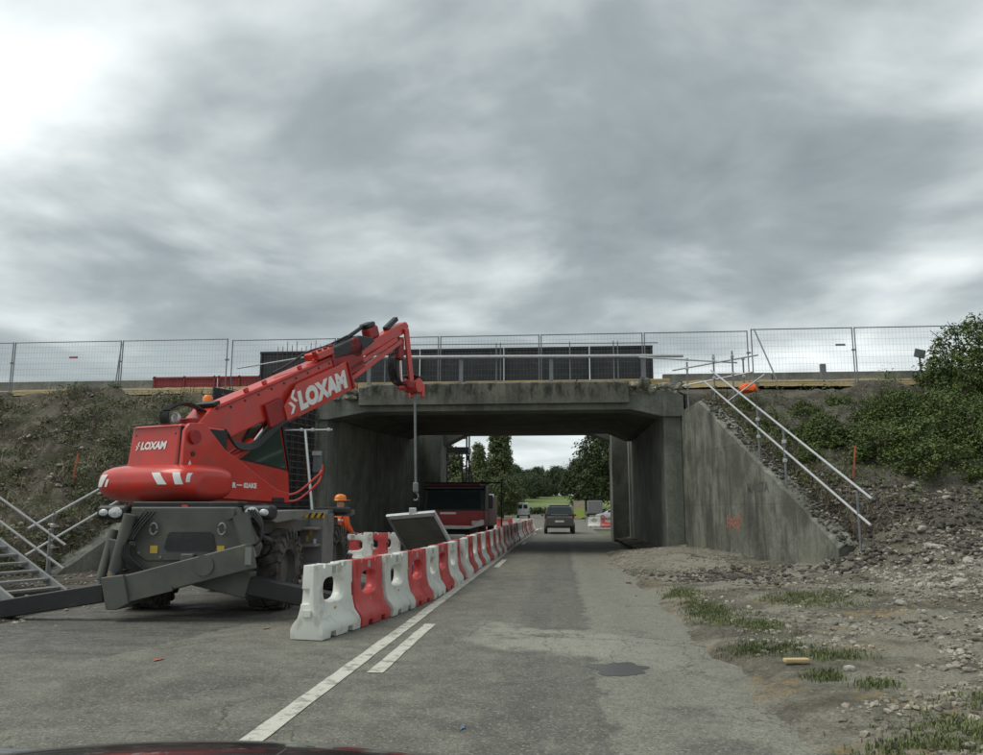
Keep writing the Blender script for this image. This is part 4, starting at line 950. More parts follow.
# hanging jib arms
tip = bp(6.05, 0, .18); fw = TF
A0 = tip + TR * .02 - TF * .02
def arm(q, mt, a0, a1, wd, hh): part('jib_arm', mt, lambda b: b.bar(A0 + TR * q + a0, A0 + TR * q + a1, wd, hh, TF), bevel=.015)
arm(.13, 'red_paint', Vector((0, 0, 0)), TF * .26 - UP * 1.22, .05, .17)
arm(-.13, 'red_dull', Vector((0, 0, 0)), TF * .18 - UP * 1.22, .05, .17)
part('jib_cylinder', 'black_steel', lambda b: b.tube(A0 - TF * .18 - UP * .35, A0 - TF * .15 - UP * 1.2, .055, 10), smooth=True)
part('jib_cylinder', 'chrome', lambda b: b.tube(A0 - TF * .02 - UP * .5, A0 + TF * .06 - UP * 1.15, .025, 10), smooth=True)
part('jib_web', 'red_dull', lambda b: b.box(A0 - TF * .12 - UP * .45, (.22, .22, .5), TM), bevel=.04)
J = A0 + TF * .22 - UP * 1.22
part('coupler_head', 'red_dull', lambda b: b.box(J + UP * .02, (.34, .26, .20), TM), bevel=.05)
part('coupler_head', 'red_paint', lambda b: b.box(J - TF * .10 - UP * .03, (.16, .16, .16), TM), bevel=.05)
wd_ = part('winch_drum', 'red_paint', lambda b: b.lathe([(0, -.17), (.16, -.17), (.16, -.12), (.09, -.1), (.09, .1), (.16, .12), (.16, .17), (0, .17)], lambda p, q, h: J + TF * (.30 + p) + TR * h + UP * (q + .05), 20), smooth=True)
part('winch_frame', 'red_paint', lambda b: b.bar(J + TF * .05 + UP * .0, J + TF * .55 - UP * .08, .30, .07), wd_, bevel=.015)
part('winch_cover', 'black_steel', lambda b: b.bar(J + TF * .12 + UP * .25, J + TF * .50 + UP * .22, .34, .04), wd_, bevel=.01)
for q in (-.15, .15): part('winch_hook_plate', 'red_paint', lambda b: b.bar(J + TF * .48 + TR * q + UP * .1, J + TF * .46 + TR * q - UP * .2, .05, .10, TF), wd_, bevel=.01)
for k in range(5): part('jib_hose', 'hose', lambda b: b.curve([A0 - TF * .2 + TR * (.05 * k - .1) - UP * .3, A0 - TF * (.32 + .02 * k) + TR * (.05 * k - .1) - UP * .8, A0 - TF * .18 + TR * (.05 * k - .1) - UP * 1.15, J - TF * .05 + TR * (.05 * k - .1) - UP * .02], .018, 6), smooth=True)
for k in range(9):
    part('boom_bolt', 'black_steel', lambda b: b.tube(bp(.45 + .33 * k, .205, .19), bp(.45 + .33 * k, .222, .19), .018, 8), bo)
for k in range(5):
    part('wear_pad_bolt', 'galv_dark', lambda b: b.tube(bp(3.22, .205, -.20 + .11 * k), bp(3.22, .225, -.20 + .11 * k), .020, 8), bo)
part('end_collar', 'red_dull', lambda b: b.box(bp(3.24, 0, .015), (.46, .10, .62), BM), bo, bevel=.015)
part('cover_seam', 'black_steel', lambda b: b.box(tv(.425, -1.2, 2.27), (.012, .9, .70), TM), ec)
part('cover_seam', 'black_steel', lambda b: b.box(tv(-.11, -1.655, 2.655), (1.0, .05, .012), TM), ec)
for u in (-.45, .2): part('latch', 'black_steel', lambda b: b.box(tv(u, -1.71, 1.99), (.09, .02, .035), TM), ec, bevel=.006)
for k in range(12):
    a = k * math.pi / 6; part('ring_bolt', 'galv_dark', lambda b: b.tube(tv(.585 * math.cos(a), .585 * math.sin(a), 1.39), tv(.585 * math.cos(a), .585 * math.sin(a), 1.42), .022, 6))
for xx, zz_ in ((-.58, .98), (-.5, .86), (.96, 1.02), (1.0, .87), (-.2, .80), (.2, .80), (.6, .80)):
    part('bolt', 'galv_dark', lambda b: b.tube((xx, -2.44, zz_), (xx, -2.415, zz_), .020, 8), sp_)
for k in range(4):
    part('hydraulic_hose', 'hose', lambda b: b.curve([(-.45 + .05 * k, -2.46, 1.40), (-.60 + .04 * k, -2.52, 1.15), (-.66 + .03 * k, -2.56, .85), (-.5 + .05 * k, -2.50, .62)], .014, 6), smooth=True)
    part('hydraulic_hose', 'hose', lambda b: b.curve([(.98 + .02 * k, -2.2, 1.1), (1.16, -2.05 + .05 * k, .98), (1.06, -1.95, .8), (.8, -1.9 + .04 * k, .74)], .014, 6), smooth=True)
part('towing_lug', 'machine_grey', lambda b: b.box((.2, -2.46, .80), (.18, .12, .10)), sp_, bevel=.02)
part('cable_guide', 'hose', lambda b: b.curve([bp(1.9, -.1, .36), bp(2.4, -.1, .40), bp(2.9, -.08, .48), bp(3.5, -.05, .46), bp(4.1, 0, .50)], .022, 6), smooth=True)
# lift cylinder, hoses, beacon
lc = part('lift_cylinder', 'red_paint', lambda b: b.tube(tv(.2, -.60, 2.12), tv(.2, .03, 2.50), .095, 16), smooth=True)
part('piston_rod', 'chrome', lambda b: b.tube(tv(.2, .03, 2.50), bp(1.45, .1, -.25), .05, 12), lc, smooth=True)
for k in range(5):
    q = .25 + .012 * k; dz = .028 * k
    part('hose', 'hose', lambda b: b.curve([bp(.18, q, -.10 - dz), bp(.30, q, -.34 - dz), bp(.62, q, -.50 - dz * .7), bp(1.0, q, -.46 - dz * .5), bp(1.4, q, -.38 - dz * .4), bp(1.8, q, -.38 - dz * .3)], .020, 6), smooth=True)
for k in range(6):
    u = .02 + .05 * k
    part('hose', 'hose', lambda b: b.curve([tv(-.10 + .03 * k, -1.50, 2.60), tv(-.12 + .03 * k, -1.56, 2.82), tv(-.08 + .03 * k, -1.48, 2.94), tv(-.02 + .04 * k, -1.28, 3.0), tv(u - .02, -1.02, 2.97 - .015 * k), tv(u, -.80, 2.88), bp(.15, u - .08, .31)], .020, 6), smooth=True)
part('hose_clamp', 'black_steel', lambda b: b.box(bp(.15, .06, .34), (.40, .14, .06), BM), bevel=.01)
part('valve_block', 'red_dull', lambda b: b.box(tv(.12, -1.15, 2.72), (.3, .3, .12), TM), bevel=.02)
part('work_light', 'lens', lambda b: b.lathe([(0, 0), (.07, .0), (.085, .03), (.05, .09), (0, .1)], lambda p, q, h: tv(.02 + p, -1.42 + h, 2.78 + q), 16), smooth=True)
bc = part('beacon_stalk', 'galv_dark', lambda b: b.tube(tv(-.34, -.45, 2.8), tv(-.34, -.45, 3.12), .018, 8))
part('beacon', 'amber', lambda b: b.lathe([(.075, 3.10), (.085, 3.14), (.08, 3.22), (.05, 3.265), (0, 3.275)], lambda p, q, h: tv(-.34 + p, -.45 + q, h), 18), bc, smooth=True)

# ------------------------------------------------------------------ lifted load
HK = T0 + J + TF * .42
Lx, Ly = HK.x, HK.y
t = thing('hoist_line', 'grey twin hoist line with hook hanging from the red boom head', 'hoist', (Lx, Ly, 1.5))
b = MB((Lx, Ly, 1.5)); b.tube((Lx - .02, Ly, HK.z - .1), (Lx + .03, Ly, 1.95), .028, 8); b.build('line', 'galv_dark', t)
b = MB((Lx, Ly, 1.5)); b.box((Lx + .03, Ly, 1.90), (.12, .10, .22)); b.build('hook_block', 'galv_dark', t, bevel=.03)
pts = [(Lx + .03 + .06 * math.cos(a), Ly, 1.70 + .08 * math.sin(a)) for a in frange(-2.4, 1.6, 12)]
b = MB((Lx, Ly, 1.5)); b.path(pts, .02, 6); b.build('hook', 'galv_dark', t, smooth=True)
# panel: top edge held, face leaning away
PA, PB = Vector((Lx - .62, Ly + .05, 1.28)), Vector((Lx + .48, Ly - .10, 1.37)); dn = Vector((.38, .50, -.80)).normalized()
t = thing('hoisted_panel', 'tilted grey ribbed panel hanging on the hoist line above the barriers', 'panel', (PA + PB) / 2)
o_ = (PA + PB) / 2; ax = (PB - PA).normalized(); nr = ax.cross(dn).normalized()
PM = Matrix((ax, dn, nr)).transposed(); pw = (PB - PA).length; ph = 1.05
b = MB(o_); b.box(o_ + dn * ph / 2, (pw - .08, ph - .08, .03), PM); b.build('sheet', 'machine_grey', t)
b = MB(o_); b.box(o_ + dn * .03, (pw, .10, .09), PM); b.build('edge_rail', 'galvanised', t, bevel=.01)
b = MB(o_); b.box(o_ + dn * (ph - .03), (pw, .07, .08), PM); b.build('edge_rail', 'galv_dark', t)
for s in (-1, 1): b = MB(o_); b.box(o_ + ax * s * (pw / 2 - .03) + dn * ph / 2, (.055, ph, .09), PM); b.build('edge_rail', 'galvanised' if s > 0 else 'galv_dark', t)
for k in range(1, 6): b = MB(o_); b.box(o_ + dn * ph * k / 6, (pw - .1, .03, .07), PM); b.build('rib', 'machine_grey', t)
b = MB(o_); b.box(o_ + ax * .05 + UP * .05, (.16, .08, .16)); b.build('lifting_lug', 'galvanised', t, bevel=.02)

# ------------------------------------------------------------------ plastic road barriers
def barrier_mesh():
    b = MB(); hs = []
    prof = [(0, .195), (.10, .20), (.16, .172), (.23, .115), (.34, .085), (.60, .068), (.80, .062)]
    pl_ = [(-h, z) for z, h in prof] + [(h, z) for z, h in reversed(prof)]
    b.prism(pl_, lambda p, q, d: (p, d, q), -.497, .497)
    base = b.build('barrier_tmp', 'plastic_white')
    cut = []
    def cutter(fn):
        c_ = MB(); fn(c_); o = c_.build('cut_tmp', 'plastic_white'); cut.append(o)
    hole = []
    for k in range(24):
        a = 2 * math.pi * k / 24; c_, s = math.cos(a), math.sin(a); q = (abs(c_) ** 3.4 + abs(s) ** 3.4) ** (-1 / 3.4); hole.append((.245 * q * c_, .51 + .130 * q * s))
    def g_(c_):      # one cutter: straight throat opening into a funnel on both faces
        P_ = []; n = 24; rings = ((-.30, 1.75), (-.030, 1.0), (.030, 1.0), (.30, 1.75))
        for xx, k in rings: P_ += [(xx, p * k, .51 + (q - .51) * k) for p, q in hole]
        fs = [(r_ * n + i, r_ * n + (i + 1) % n, (r_ + 1) * n + (i + 1) % n, (r_ + 1) * n + i) for r_ in range(3) for i in range(n)]
        c_.add(P_, fs + [tuple(range(n - 1, -1, -1)), tuple(range(3 * n, 4 * n))])
    cutter(g_)
    for yy in (-.235, .235): cutter(lambda c_: c_.prism([(yy - .045, .84), (yy - .02, .755), (yy + .02, .755), (yy + .045, .84)], lambda p, q, d: (d, p, q), -.4, .4))
    for yy in (-.22, .22): cutter(lambda c_: c_.prism([(yy - .085, -.05), (yy - .06, .065), (yy + .06, .065), (yy + .085, -.05)], lambda p, q, d: (d, p, q), -.4, .4))
    for sx in (-1, 1): cutter(lambda c_: c_.box((sx * .080, -.40, .66), (.06, .055, .19)))
    for yy in (-.5, .5): cutter(lambda c_: c_.box((.06 if yy > 0 else -.06, yy, .46), (.16, .06, .16)))
    cutter(lambda c_: c_.prism([(-.16, .80), (-.145, .785), (.145, .785), (.16, .80), (.16, .85), (-.16, .85)], lambda p, q, d: (d, p, q), -.4, .4))
    for o in cut:
        m_ = base.modifiers.new('b', 'BOOLEAN'); m_.operation = 'DIFFERENCE'; m_.object = o; m_.solver = 'EXACT'
    bv = base.modifiers.new('v', 'BEVEL'); bv.width = .024; bv.segments = 3; bv.limit_method = 'ANGLE'; bv.angle_limit = R(32)
    dg = bpy.context.evaluated_depsgraph_get(); me = bpy.data.meshes.new_from_object(base.evaluated_get(dg)); me.name = 'body'
    for o in cut + [base]: bpy.data.objects.remove(o)
    me.polygons.foreach_set('use_smooth', [True] * len(me.polygons)); me.set_sharp_from_angle(angle=R(50))
    return me
bw = barrier_mesh(); brd_ = bw.copy(); bw.materials.clear(); bw.materials.append(MAT['plastic_white']); brd_.materials.clear(); brd_.materials.append(MAT['plastic_red'])
sm = MB(); sm.box((.0655, 0, .725), (.008, .085, .085)); sm1 = sm.mesh('reflector', 'sticker')
sm = MB(); sm.box((.1015, -.01, .29), (.006, .045, .04), Matrix.Rotation(.35, 3, 'Y')); sm2 = sm.mesh('label_sticker', 'yellow')
LUG = {}
for cl in ('plastic_white', 'plastic_red'):
    sm = MB(); sm.box((0, -.505, .28), (.10, .03, .07)); l1 = sm.mesh('coupling_lug', cl); sm = MB(); sm.box((0, .505, .56), (.10, .03, .07)); LUG[cl] = (l1, sm.mesh('coupling_lug', cl))
def barrier(x_, y_, rz, red, label, group, z=0.012):
    t = thing('plastic_barrier', label, 'barrier', (x_, y_, z), rz, group)
    obj('body', brd_ if red else bw, t); obj('reflector', sm1, t); obj('label_sticker', sm2, t); [obj('coupling_lug', m_, t) for m_ in LUG['plastic_red' if red else 'plastic_white']]
    return t
def ordn(n): return '%d%s' % (n, 'th' if 10 <= n % 100 <= 20 else {1: 'st', 2: 'nd', 3: 'rd'}.get(n % 10, 'th'))
pts = [(-2.80, 8.92), (-2.62, 9.92), (-2.44, 10.93), (-2.31, 11.95), (-2.22, 12.97), (-2.17, 13.99)]
for k in range(42): pts.append((-2.14 + (.0065 * k), 15.01 + 1.03 * k))
random.seed(11)
NB = 45
for k in range(NB):
    a, c_ = Vector(pts[k]), Vector(pts[k + 1]); d = c_ - a; m_ = (a + c_) / 2
    ang = math.atan2(d.y, d.x) - math.pi / 2 + random.uniform(-.05, .05)
    if k < 14: wh = '%s from the near end of the row along the white line' % ordn(k + 1)
    elif k < 28: wh = 'in the dim underpass, %s from the near end of the row' % ordn(k + 1)
    else: wh = 'beyond the underpass, %s from the far end of the row' % ordn(NB - k)
    barrier(m_.x + random.uniform(-.035, .03), m_.y, ang, k % 2, ('red' if k % 2 else 'white') + ' plastic water-filled barrier, ' + wh, 'plastic barriers lining the lane')
for k, (x_, y_) in enumerate(((-5.28, 20.5), (-5.02, 21.1), (-4.80, 21.7))):
    barrier(x_, y_, -math.pi / 2 + .05, k == 1, ('white', 'red', 'white')[k] + ' plastic barrier set crosswise behind the machine, ' + ('left', 'middle', 'right')[k] + ' of three', 'crosswise barriers behind the machine')
for k in range(3):
    barrier(-4.75 + 1.04 * k, 54.5, -math.pi / 2, k == 1, ('white', 'red', 'white')[k] + ' plastic barrier set crosswise beyond the underpass left of the lane, ' + ('left', 'middle', 'right')[k], 'far crosswise barriers')
for k in range(3):
    barrier(2.75 + 1.04 * k, 66 - .5 * k, -math.pi / 2 - .25, k == 1, ('white', 'red', 'white')[k] + ' plastic barrier beyond the underpass by the white car, ' + ('left', 'middle', 'right')[k] + ' of three', 'barriers by the white car', -.002)
# blue bucket behind the barriers
b = MB(); b.lathe([(0, 0), (.13, 0), (.16, .36), (.15, .36), (.12, .03), (0, .03)], lambda p, q, h: (p, q, h), 18); o = b.build('blue_bucket', 'blue_plastic', smooth=True); o.location = (-2.9, 15.4, .02); tag(o, 'blue plastic bucket behind the barriers under the hoisted panel', 'bucket')

# ------------------------------------------------------------------ paint marks and puddle
def blot(name, mt, cx, cy, rx, ry, label, seed, z=.016, n=26, kind='structure'):
    b = MB(); P_ = [(cx, cy, zroad(cx, cy) + z - .006)]
    for i in range(n):
        a = 2 * math.pi * i / n; r_ = 1 + .5 * noise.noise(Vector((math.cos(a) * 1.2 + seed, math.sin(a) * 1.6, 0))) + .18 * noise.noise(Vector((math.cos(a) * 3 + seed, math.sin(a) * 3, 3)))
        xx, yy = cx + rx * r_ * math.cos(a), cy + ry * r_ * math.sin(a); P_.append((xx, yy, zroad(xx, yy) + z - .006))
    b.add(P_, [(0, i + 1, (i + 1) % n + 1) for i in range(n)]); o = b.build(name, mt, raw=True); o['kind'] = kind; o['label'] = label; return o
blot('paint_mark', 'orange_paint', -3.85, 7.70, .035, .075, 'orange spray mark left on the road', 1)
blot('paint_mark', 'orange_paint', -3.55, 9.75, .035, .07, 'orange spray mark between machine and first barrier', 4)
blot('paint_mark', 'blue_paint', -.66, 5.55, .016, .08, 'blue spray mark in the lane', 9)
blot('puddle', 'puddle_water', .50, 7.62, .25, .33, 'small dark puddle in the lane', 12, .009, 60)

# ------------------------------------------------------------------ vehicles
mat('car_taupe', (0.125, 0.120, 0.110), 0.3, 0.05, metal=0.4, coat=0.5)
mat('car_white', (0.62, 0.63, 0.63), 0.3, 0.04, coat=0.5)
mat('car_black', (0.012, 0.012, 0.014), 0.22, 0.1, coat=0.6)
mat('tail_red', (0.16, 0.012, 0.012), 0.2, 0.1)
def loft(b, st, fn, closed=True):
    n = len(st[0]); P_ = [fn(*p) for s in st for p in s]; fs = []
    for i in range(len(st) - 1):
        for k in range(n - 1): fs.append((i * n + k, i * n + k + 1, (i + 1) * n + k + 1, (i + 1) * n + k))
    fs += [tuple(range(n)), tuple(range((len(st) - 1) * n, len(st) * n))]
    b.add(P_, fs)
def car(name, label, cat, loc, rz, paint, kind):
    """x sideways, y forward; rear at negative y"""
    t = thing(name, label, cat, loc, rz)
    if kind == 'mpv':   Lh, W, Hh, belt = 2.15, .90, 1.64, .98; body = [(-2.15, .50, .92), (-2.05, .42, 1.0), (-1.0, .30, 1.0), (.7, .30, .98), (1.25, .30, .93), (1.95, .34, .78), (2.15, .45, .62)]; roof = [(-2.02, 1.0, .0), (-1.72, 1.56, .13), (-1.2, 1.63, .13), (0.1, 1.63, .13), (.55, 1.52, .12), (1.35, .95, .02)]
    elif kind == 'hatch': Lh, W, Hh, belt = 2.1, .87, 1.46, .92; body = [(-2.1, .50, .85), (-2.0, .40, .93), (-1.0, .28, .93), (.6, .28, .90), (1.1, .28, .88), (1.9, .33, .74), (2.1, .45, .58)]; roof = [(-2.0, .93, .0), (-1.55, 1.38, .13), (-.9, 1.46, .14), (0.0, 1.45, .14), (.35, 1.36, .13), (1.2, .88, .02)]
    else:               Lh, W, Hh, belt = 2.6, .98, 2.4, 1.2; body = [(-2.6, .5, 1.2), (-2.5, .4, 1.22), (-1, .35, 1.22), (1.2, .35, 1.2), (1.7, .35, 1.15), (2.4, .4, 1.0), (2.6, .5, .7)]; roof = [(-2.58, 1.2, 0.02), (-2.5, 2.35, .08), (-2, 2.4, .09), (1.0, 2.4, .09), (1.3, 2.3, .09), (2.0, 1.15, .03)]
    b = MB(); st = []
    for (yy, z0, z1) in body:
        ww = W * (1 - .10 * (abs(yy) / Lh) ** 4)
        st.append([(-ww * .92, yy, z0), (-ww, yy, lerp(z0, z1, .45)), (-ww * .97, yy, z1), (-ww * .5, yy, z1 + .02), (ww * .5, yy, z1 + .02), (ww * .97, yy, z1), (ww, yy, lerp(z0, z1, .45)), (ww * .92, yy, z0)])
    loft(b, st, lambda *p: p); bd = b.build('body', paint, t, bevel=.03, seg=3)
    b = MB(); st = []
    for (yy, z, ins) in roof:
        st.append([(-W * .95, yy if z < belt + .1 else yy, belt - .02), (-W * .95 + ins, yy, z), (-W * .5, yy, z + .02 * (z > belt + .2)), (W * .5, yy, z + .02 * (z > belt + .2)), (W * .95 - ins, yy, z), (W * .95, yy, belt - .02)])
    loft(b, st, lambda *p: p); rf = b.build('cabin', paint, t, bevel=.03, seg=3)
    # windows
    (ya, za, ia), (yb, zb, ib) = roof[0], roof[1]
    def rq(fx0, t0, t1, eps):
        P_ = []
        for tt, s in ((t0, -1), (t0, 1), (t1, 1), (t1, -1)):
            P_.append((s * (W * .95 - lerp(ia, ib, tt) - fx0), lerp(ya, yb, tt) - eps, lerp(za, zb, tt) + eps * .5))
        return P_
    if kind != 'van':
        b = MB(); b.add(rq(.10, .12, .90, .035), [(0, 1, 2, 3)]); b.build('rear_window', 'glass_dark', rf)
    else:
        for s in (-1, 1): b = MB(); b.box((s * .42, -2.60, 1.80), (.62, .03, .6)); b.build('rear_window', 'glass_dark', rf)
    (ya2, za2, ia2), (yb2, zb2, ib2) = roof[-1], roof[-2]
    b = MB(); b.add([(s * (W * .95 - lerp(ia2, ib2, q) - .08), lerp(ya2, yb2, q) + .03, lerp(za2, zb2, q) + .03) for q, s in ((.1, -1), (.1, 1), (.92, 1), (.92, -1))], [(0, 1, 2, 3)]); b.build('windscreen', 'glass_dark', rf)
    for s in (-1, 1):
        for y0, y1 in ((roof[1][0] + .1, -.45), (-.37, roof[-2][0] + .2)):
            if kind == 'van' and y0 < -1: continue
            P_ = []
            for yy, zz_ in ((y0, belt + .06), (y1, belt + .06), (y1 - .1 * (y1 > 0), Hh - .14), (y0 + .05, Hh - .14)):
                q = (zz_ - belt) / (Hh - belt); P_.append((s * (W * .95 - .13 * q + .012), yy, zz_))
            b = MB(); b.add(P_, [(0, 1, 2, 3)]); b.build('side_window', 'glass_dark', rf)
        zl = 1.0 if kind != 'hatch' else .82
        b = MB(); b.box((s * (W - .10), -Lh + .06, zl - .0), (.12, .10, .30 if kind == 'mpv' else .2)); b.build('tail_light', 'tail_red', t, bevel=.03)
        b = MB(); b.box((s * (W - .2), Lh - .10, .66), (.3, .14, .14)); b.build('headlight', 'lens', t, bevel=.04)
        b = MB(); b.box((s * (W + .10), .75, belt + .08), (.17, .12, .13)); b.build('mirror', paint, t, bevel=.04)
    b = MB(); b.box((0, -Lh - .005, .72), (.52, .02, .11)); b.build('number_plate', 'white_print', t)
    b = MB(); b.box((0, -Lh + .02, .42), (W * 1.8, .16, .16)); b.build('rear_bumper', 'black_steel' if kind != 'hatch' else paint, t, bevel=.04)
    b = MB(); b.box((0, Lh - .05, .42), (W * 1.75, .16, .2)); b.build('front_bumper', paint, t, bevel=.05)
    rr = .32 if kind != 'van' else .35
    for s in (-1, 1):
        for yy in (-Lh + .78, Lh - .85):
            b = MB(); b.lathe([(.2, -.1), (rr - .02, -.1), (rr, -.07), (rr, .07), (rr - .02, .1), (.2, .1)], lambda p, q, h: (s * (W - .10) + h * s, yy + p, rr + q), 24); wl = b.build('wheel', 'rubber', t, smooth=True)
            b = MB(); b.lathe([(.2, .085), (.17, .07), (.05, .09), (0, .09)], lambda p, q, h: (s * (W - .10) + h * s, yy + p, rr + q), 20); b.build('rim', 'galvanised', wl, smooth=True)
    return t
mp = car('minivan', 'dark taupe people carrier driving away beyond the underpass', 'car', (-.07, 49.4, .008), R(1), 'car_taupe', 'mpv')
b = MB(); b.box((0, -.7, 1.665), (1.25, 1.5, .02)); b.build('pale_roof', 'car_white', mp, bevel=.01)
b = MB(); b.box((0, -2.12, 1.10), (.95, .05, .03)); b.build('tailgate_strip', 'galvanised', mp)
car('parked_car', 'white hatchback parked side-on at the right beyond the underpass', 'car', (7.0, 112, 0), R(90), 'car_white', 'hatch')
car('oncoming_car', 'small pale car far down the road ahead', 'car', (-6.0, 235, .006), R(176), 'car_white', 'hatch')
vn = car('delivery_van', 'white van standing far beyond the row of barriers', 'van', (-5.9, 132, .006), R(0), 'car_white', 'van')
car('parked_car', 'grey car partly hidden behind the people carrier', 'car', (1.9, 118, .0), R(70), 'car_white', 'hatch')
# red lorry in the underpass
t = thing('red_lorry', 'red lorry with dark windscreen parked inside the underpass behind the barriers', 'truck', (-3.95, 31.2, 0)); 
def lp(name, mt, fn, par=None, bevel=0.0, smooth=False): b = MB(); fn(b); return b.build(name, mt, par or t, bevel=bevel, smooth=smooth)
lp('chassis', 'black_steel', lambda b: b.box((0, 2.3, .6), (1.0, 5.2, .25)))
cb = lp('cab', 'red_dull', lambda b: b.prism([(-1.2, .75), (-1.25, 1.35), (-.95, 2.15), (-.75, 2.28), (.6, 2.3), (.6, .75)], lambda p, q, d: (d, p, q), -1.15, 1.15), bevel=.06)
lp('windscreen', 'glass_dark', lambda b: b.add([(-1.02, -1.262, 1.44), (1.02, -1.262, 1.44), (.98, -1.01, 2.10), (-.98, -1.01, 2.10)], [(0, 1, 2, 3)]), cb)
lp('upper_cab', 'black_steel', lambda b: b.prism([(-1.262, 1.36), (-.96, 2.17), (-.75, 2.31), (.62, 2.33), (.62, 1.36)], lambda p, q, d: (d, p, q), -1.17, 1.17), cb, bevel=.05)
lp('visor', 'black_steel', lambda b: b.box((0, -.98, 2.22), (2.2, .3, .10)), cb, bevel=.03)
for s in (-1, 1):
    lp('side_window', 'glass_dark', lambda b: b.box((s * 1.155, -.35, 1.75), (.02, .8, .55)), cb)
    lp('wing_mirror', 'black_steel', lambda b: b.box((s * 1.36, -.95, 1.7), (.16, .1, .5)), cb, bevel=.03)
    lp('headlamp', 'lens', lambda b: b.box((s * .85, -1.24, .92), (.34, .06, .16)), cb, bevel=.03)
    for yy in (-.35, 3.3): lp('wheel', 'rubber', lambda b: b.lathe([(0, -.12), (.44, -.12), (.47, -.08), (.47, .08), (.44, .12), (0, .12)], lambda p, q, h: (s * 1.0 + h, yy + p, .48 + q), 24), smooth=True)
bmp = lp('bumper', 'plastic_white', lambda b: b.prism([(-1.2, .80), (-1.1, .70), (.6, .70), (1.15, .84), (1.14, 1.05), (.98, 1.03), (.75, .82), (-1.15, .86)], lambda p, q, d: (p, d, q), -1.36, -1.16), bevel=.03)
lp('lettering_bar', 'white_print', lambda b: b.box((-.2, -1.262, 1.28), (.6, .01, .07)), cb)
lp('load_body', 'red_dull', lambda b: b.box((0, 2.8, 1.35), (2.3, 4.2, 1.2)), bevel=.03)
lp('roof_rack', 'black_steel', lambda b: (b.tube((-1.2, -.6, 2.42), (1.75, -.6, 2.42), .03, 6), b.tube((1.75, -.6, 2.55), (1.75, -.6, .3), .03, 6), b.tube((-1.2, .3, 2.42), (1.2, .3, 2.42), .03, 6)))
lp('roof_box', 'red_dull', lambda b: b.box((-.1, 0, 2.36), (2.0, .8, .10)), bevel=.02)

# scaffold stair tower beyond the left abutment
TO = Vector((-5.85, 42.5, 0)); t = thing('scaffold_tower', 'dark scaffold tower with platform seen through the left of the underpass', 'scaffold', TO)
for x_ in (-1.1, -.2, 1.0):
    for y_ in (-.6, .6): b = MB(); b.tube((x_, y_, 0), (x_, y_, 5.9), .05, 6); b.build('standard', 'black_steel', t)
for k in range(14):
    b = MB(); b.tube((-1.1, -.6, .4 + k * .36), (-.2, -.6, .4 + k * .36), .028, 5); b.build('ledger', 'black_steel', t)
for z_ in (2.4, 4.55, 5.1, 5.6):
    b = MB(); b.tube((-.2, -.6, z_), (1.0, -.6, z_), .03, 5); b.build('guard_rail', 'black_steel', t)
b = MB(); b.box((.35, 0, 4.5), (1.5, 1.3, .30)); b.build('platform', 'black_steel', t)
for a, c_ in (((.6, -.6, 4.4), (1.25, -.6, .2)), ((.6, .6, 4.4), (.75, .6, .2)), ((-.2, -.6, 3.6), (.5, -.6, 4.4)), ((1.0, -.6, 4.4), (1.6, -.6, 1.6))):
    b = MB(); b.tube(a, c_, .045, 6); b.build('brace', 'black_steel', t)
for z_ in (3.2, 3.8): b = MB(); b.tube((-.2, -.6, z_), (.3, -.6, z_), .03, 5); b.build('rung', 'black_steel', t)
# framed site board by the lorry
t = thing('site_board', 'white framed board pair on posts right of the red lorry', 'sign', (-4.05, 46, 0))
for z_ in (1.95, 1.2): b = MB(); b.box((0, 0, z_), (.62, .05, .66)); pn = b.build('panel', 'white_print', t, bevel=.01); b = MB(); b.box((.02, -.03, z_), (.44, .02, .46)); b.build('dark_sheet', 'machine_grey', pn)
for s in (-1, 1): b = MB(); b.tube((s * .29, .04, 0), (s * .29, .04, 2.3), .03, 6); b.build('post', 'galv_dark', t)
# boards on the right forecourt
mat('board_lime', (0.36, 0.42, 0.09), 0.6, 0.1); mat('board_beige', (0.40, 0.32, 0.24), 0.6, 0.1)
t = thing('advert_board', 'tall board, beige above lime green, on the right forecourt', 'sign', (2.15, 92, 0))
b = MB(); b.box((0, 0, 1.95), (1.2, .12, .8)); b.build('upper_panel', 'board_beige', t); b = MB(); b.box((0, 0, 1.0), (1.2, .12, 1.08)); b.build('lower_panel', 'board_lime', t)
for s in (-1, 1): b = MB(); b.box((s * .64, 0, 1.2), (.08, .14, 2.4)); b.build('post', 'galv_dark', t)
t = thing('grey_trailer', 'pale grey box trailer behind the white car', 'trailer', (5.0, 118, 0))
b = MB(); b.box((0, 0, 1.7), (2.1, 3.2, 1.9)); b.build('box_body', 'machine_lightgrey', t, bevel=.12, seg=3)
for s in (-1, 1): b = MB(); b.lathe([(0, -.1), (.33, -.1), (.33, .1), (0, .1)], lambda p, q, h: (s * .9 + h, p, .36 + q), 18); b.build('wheel', 'rubber', t)
b = MB(); b.box((0, 0, .65), (1.7, 3.4, .16)); b.build('chassis', 'black_steel', t)

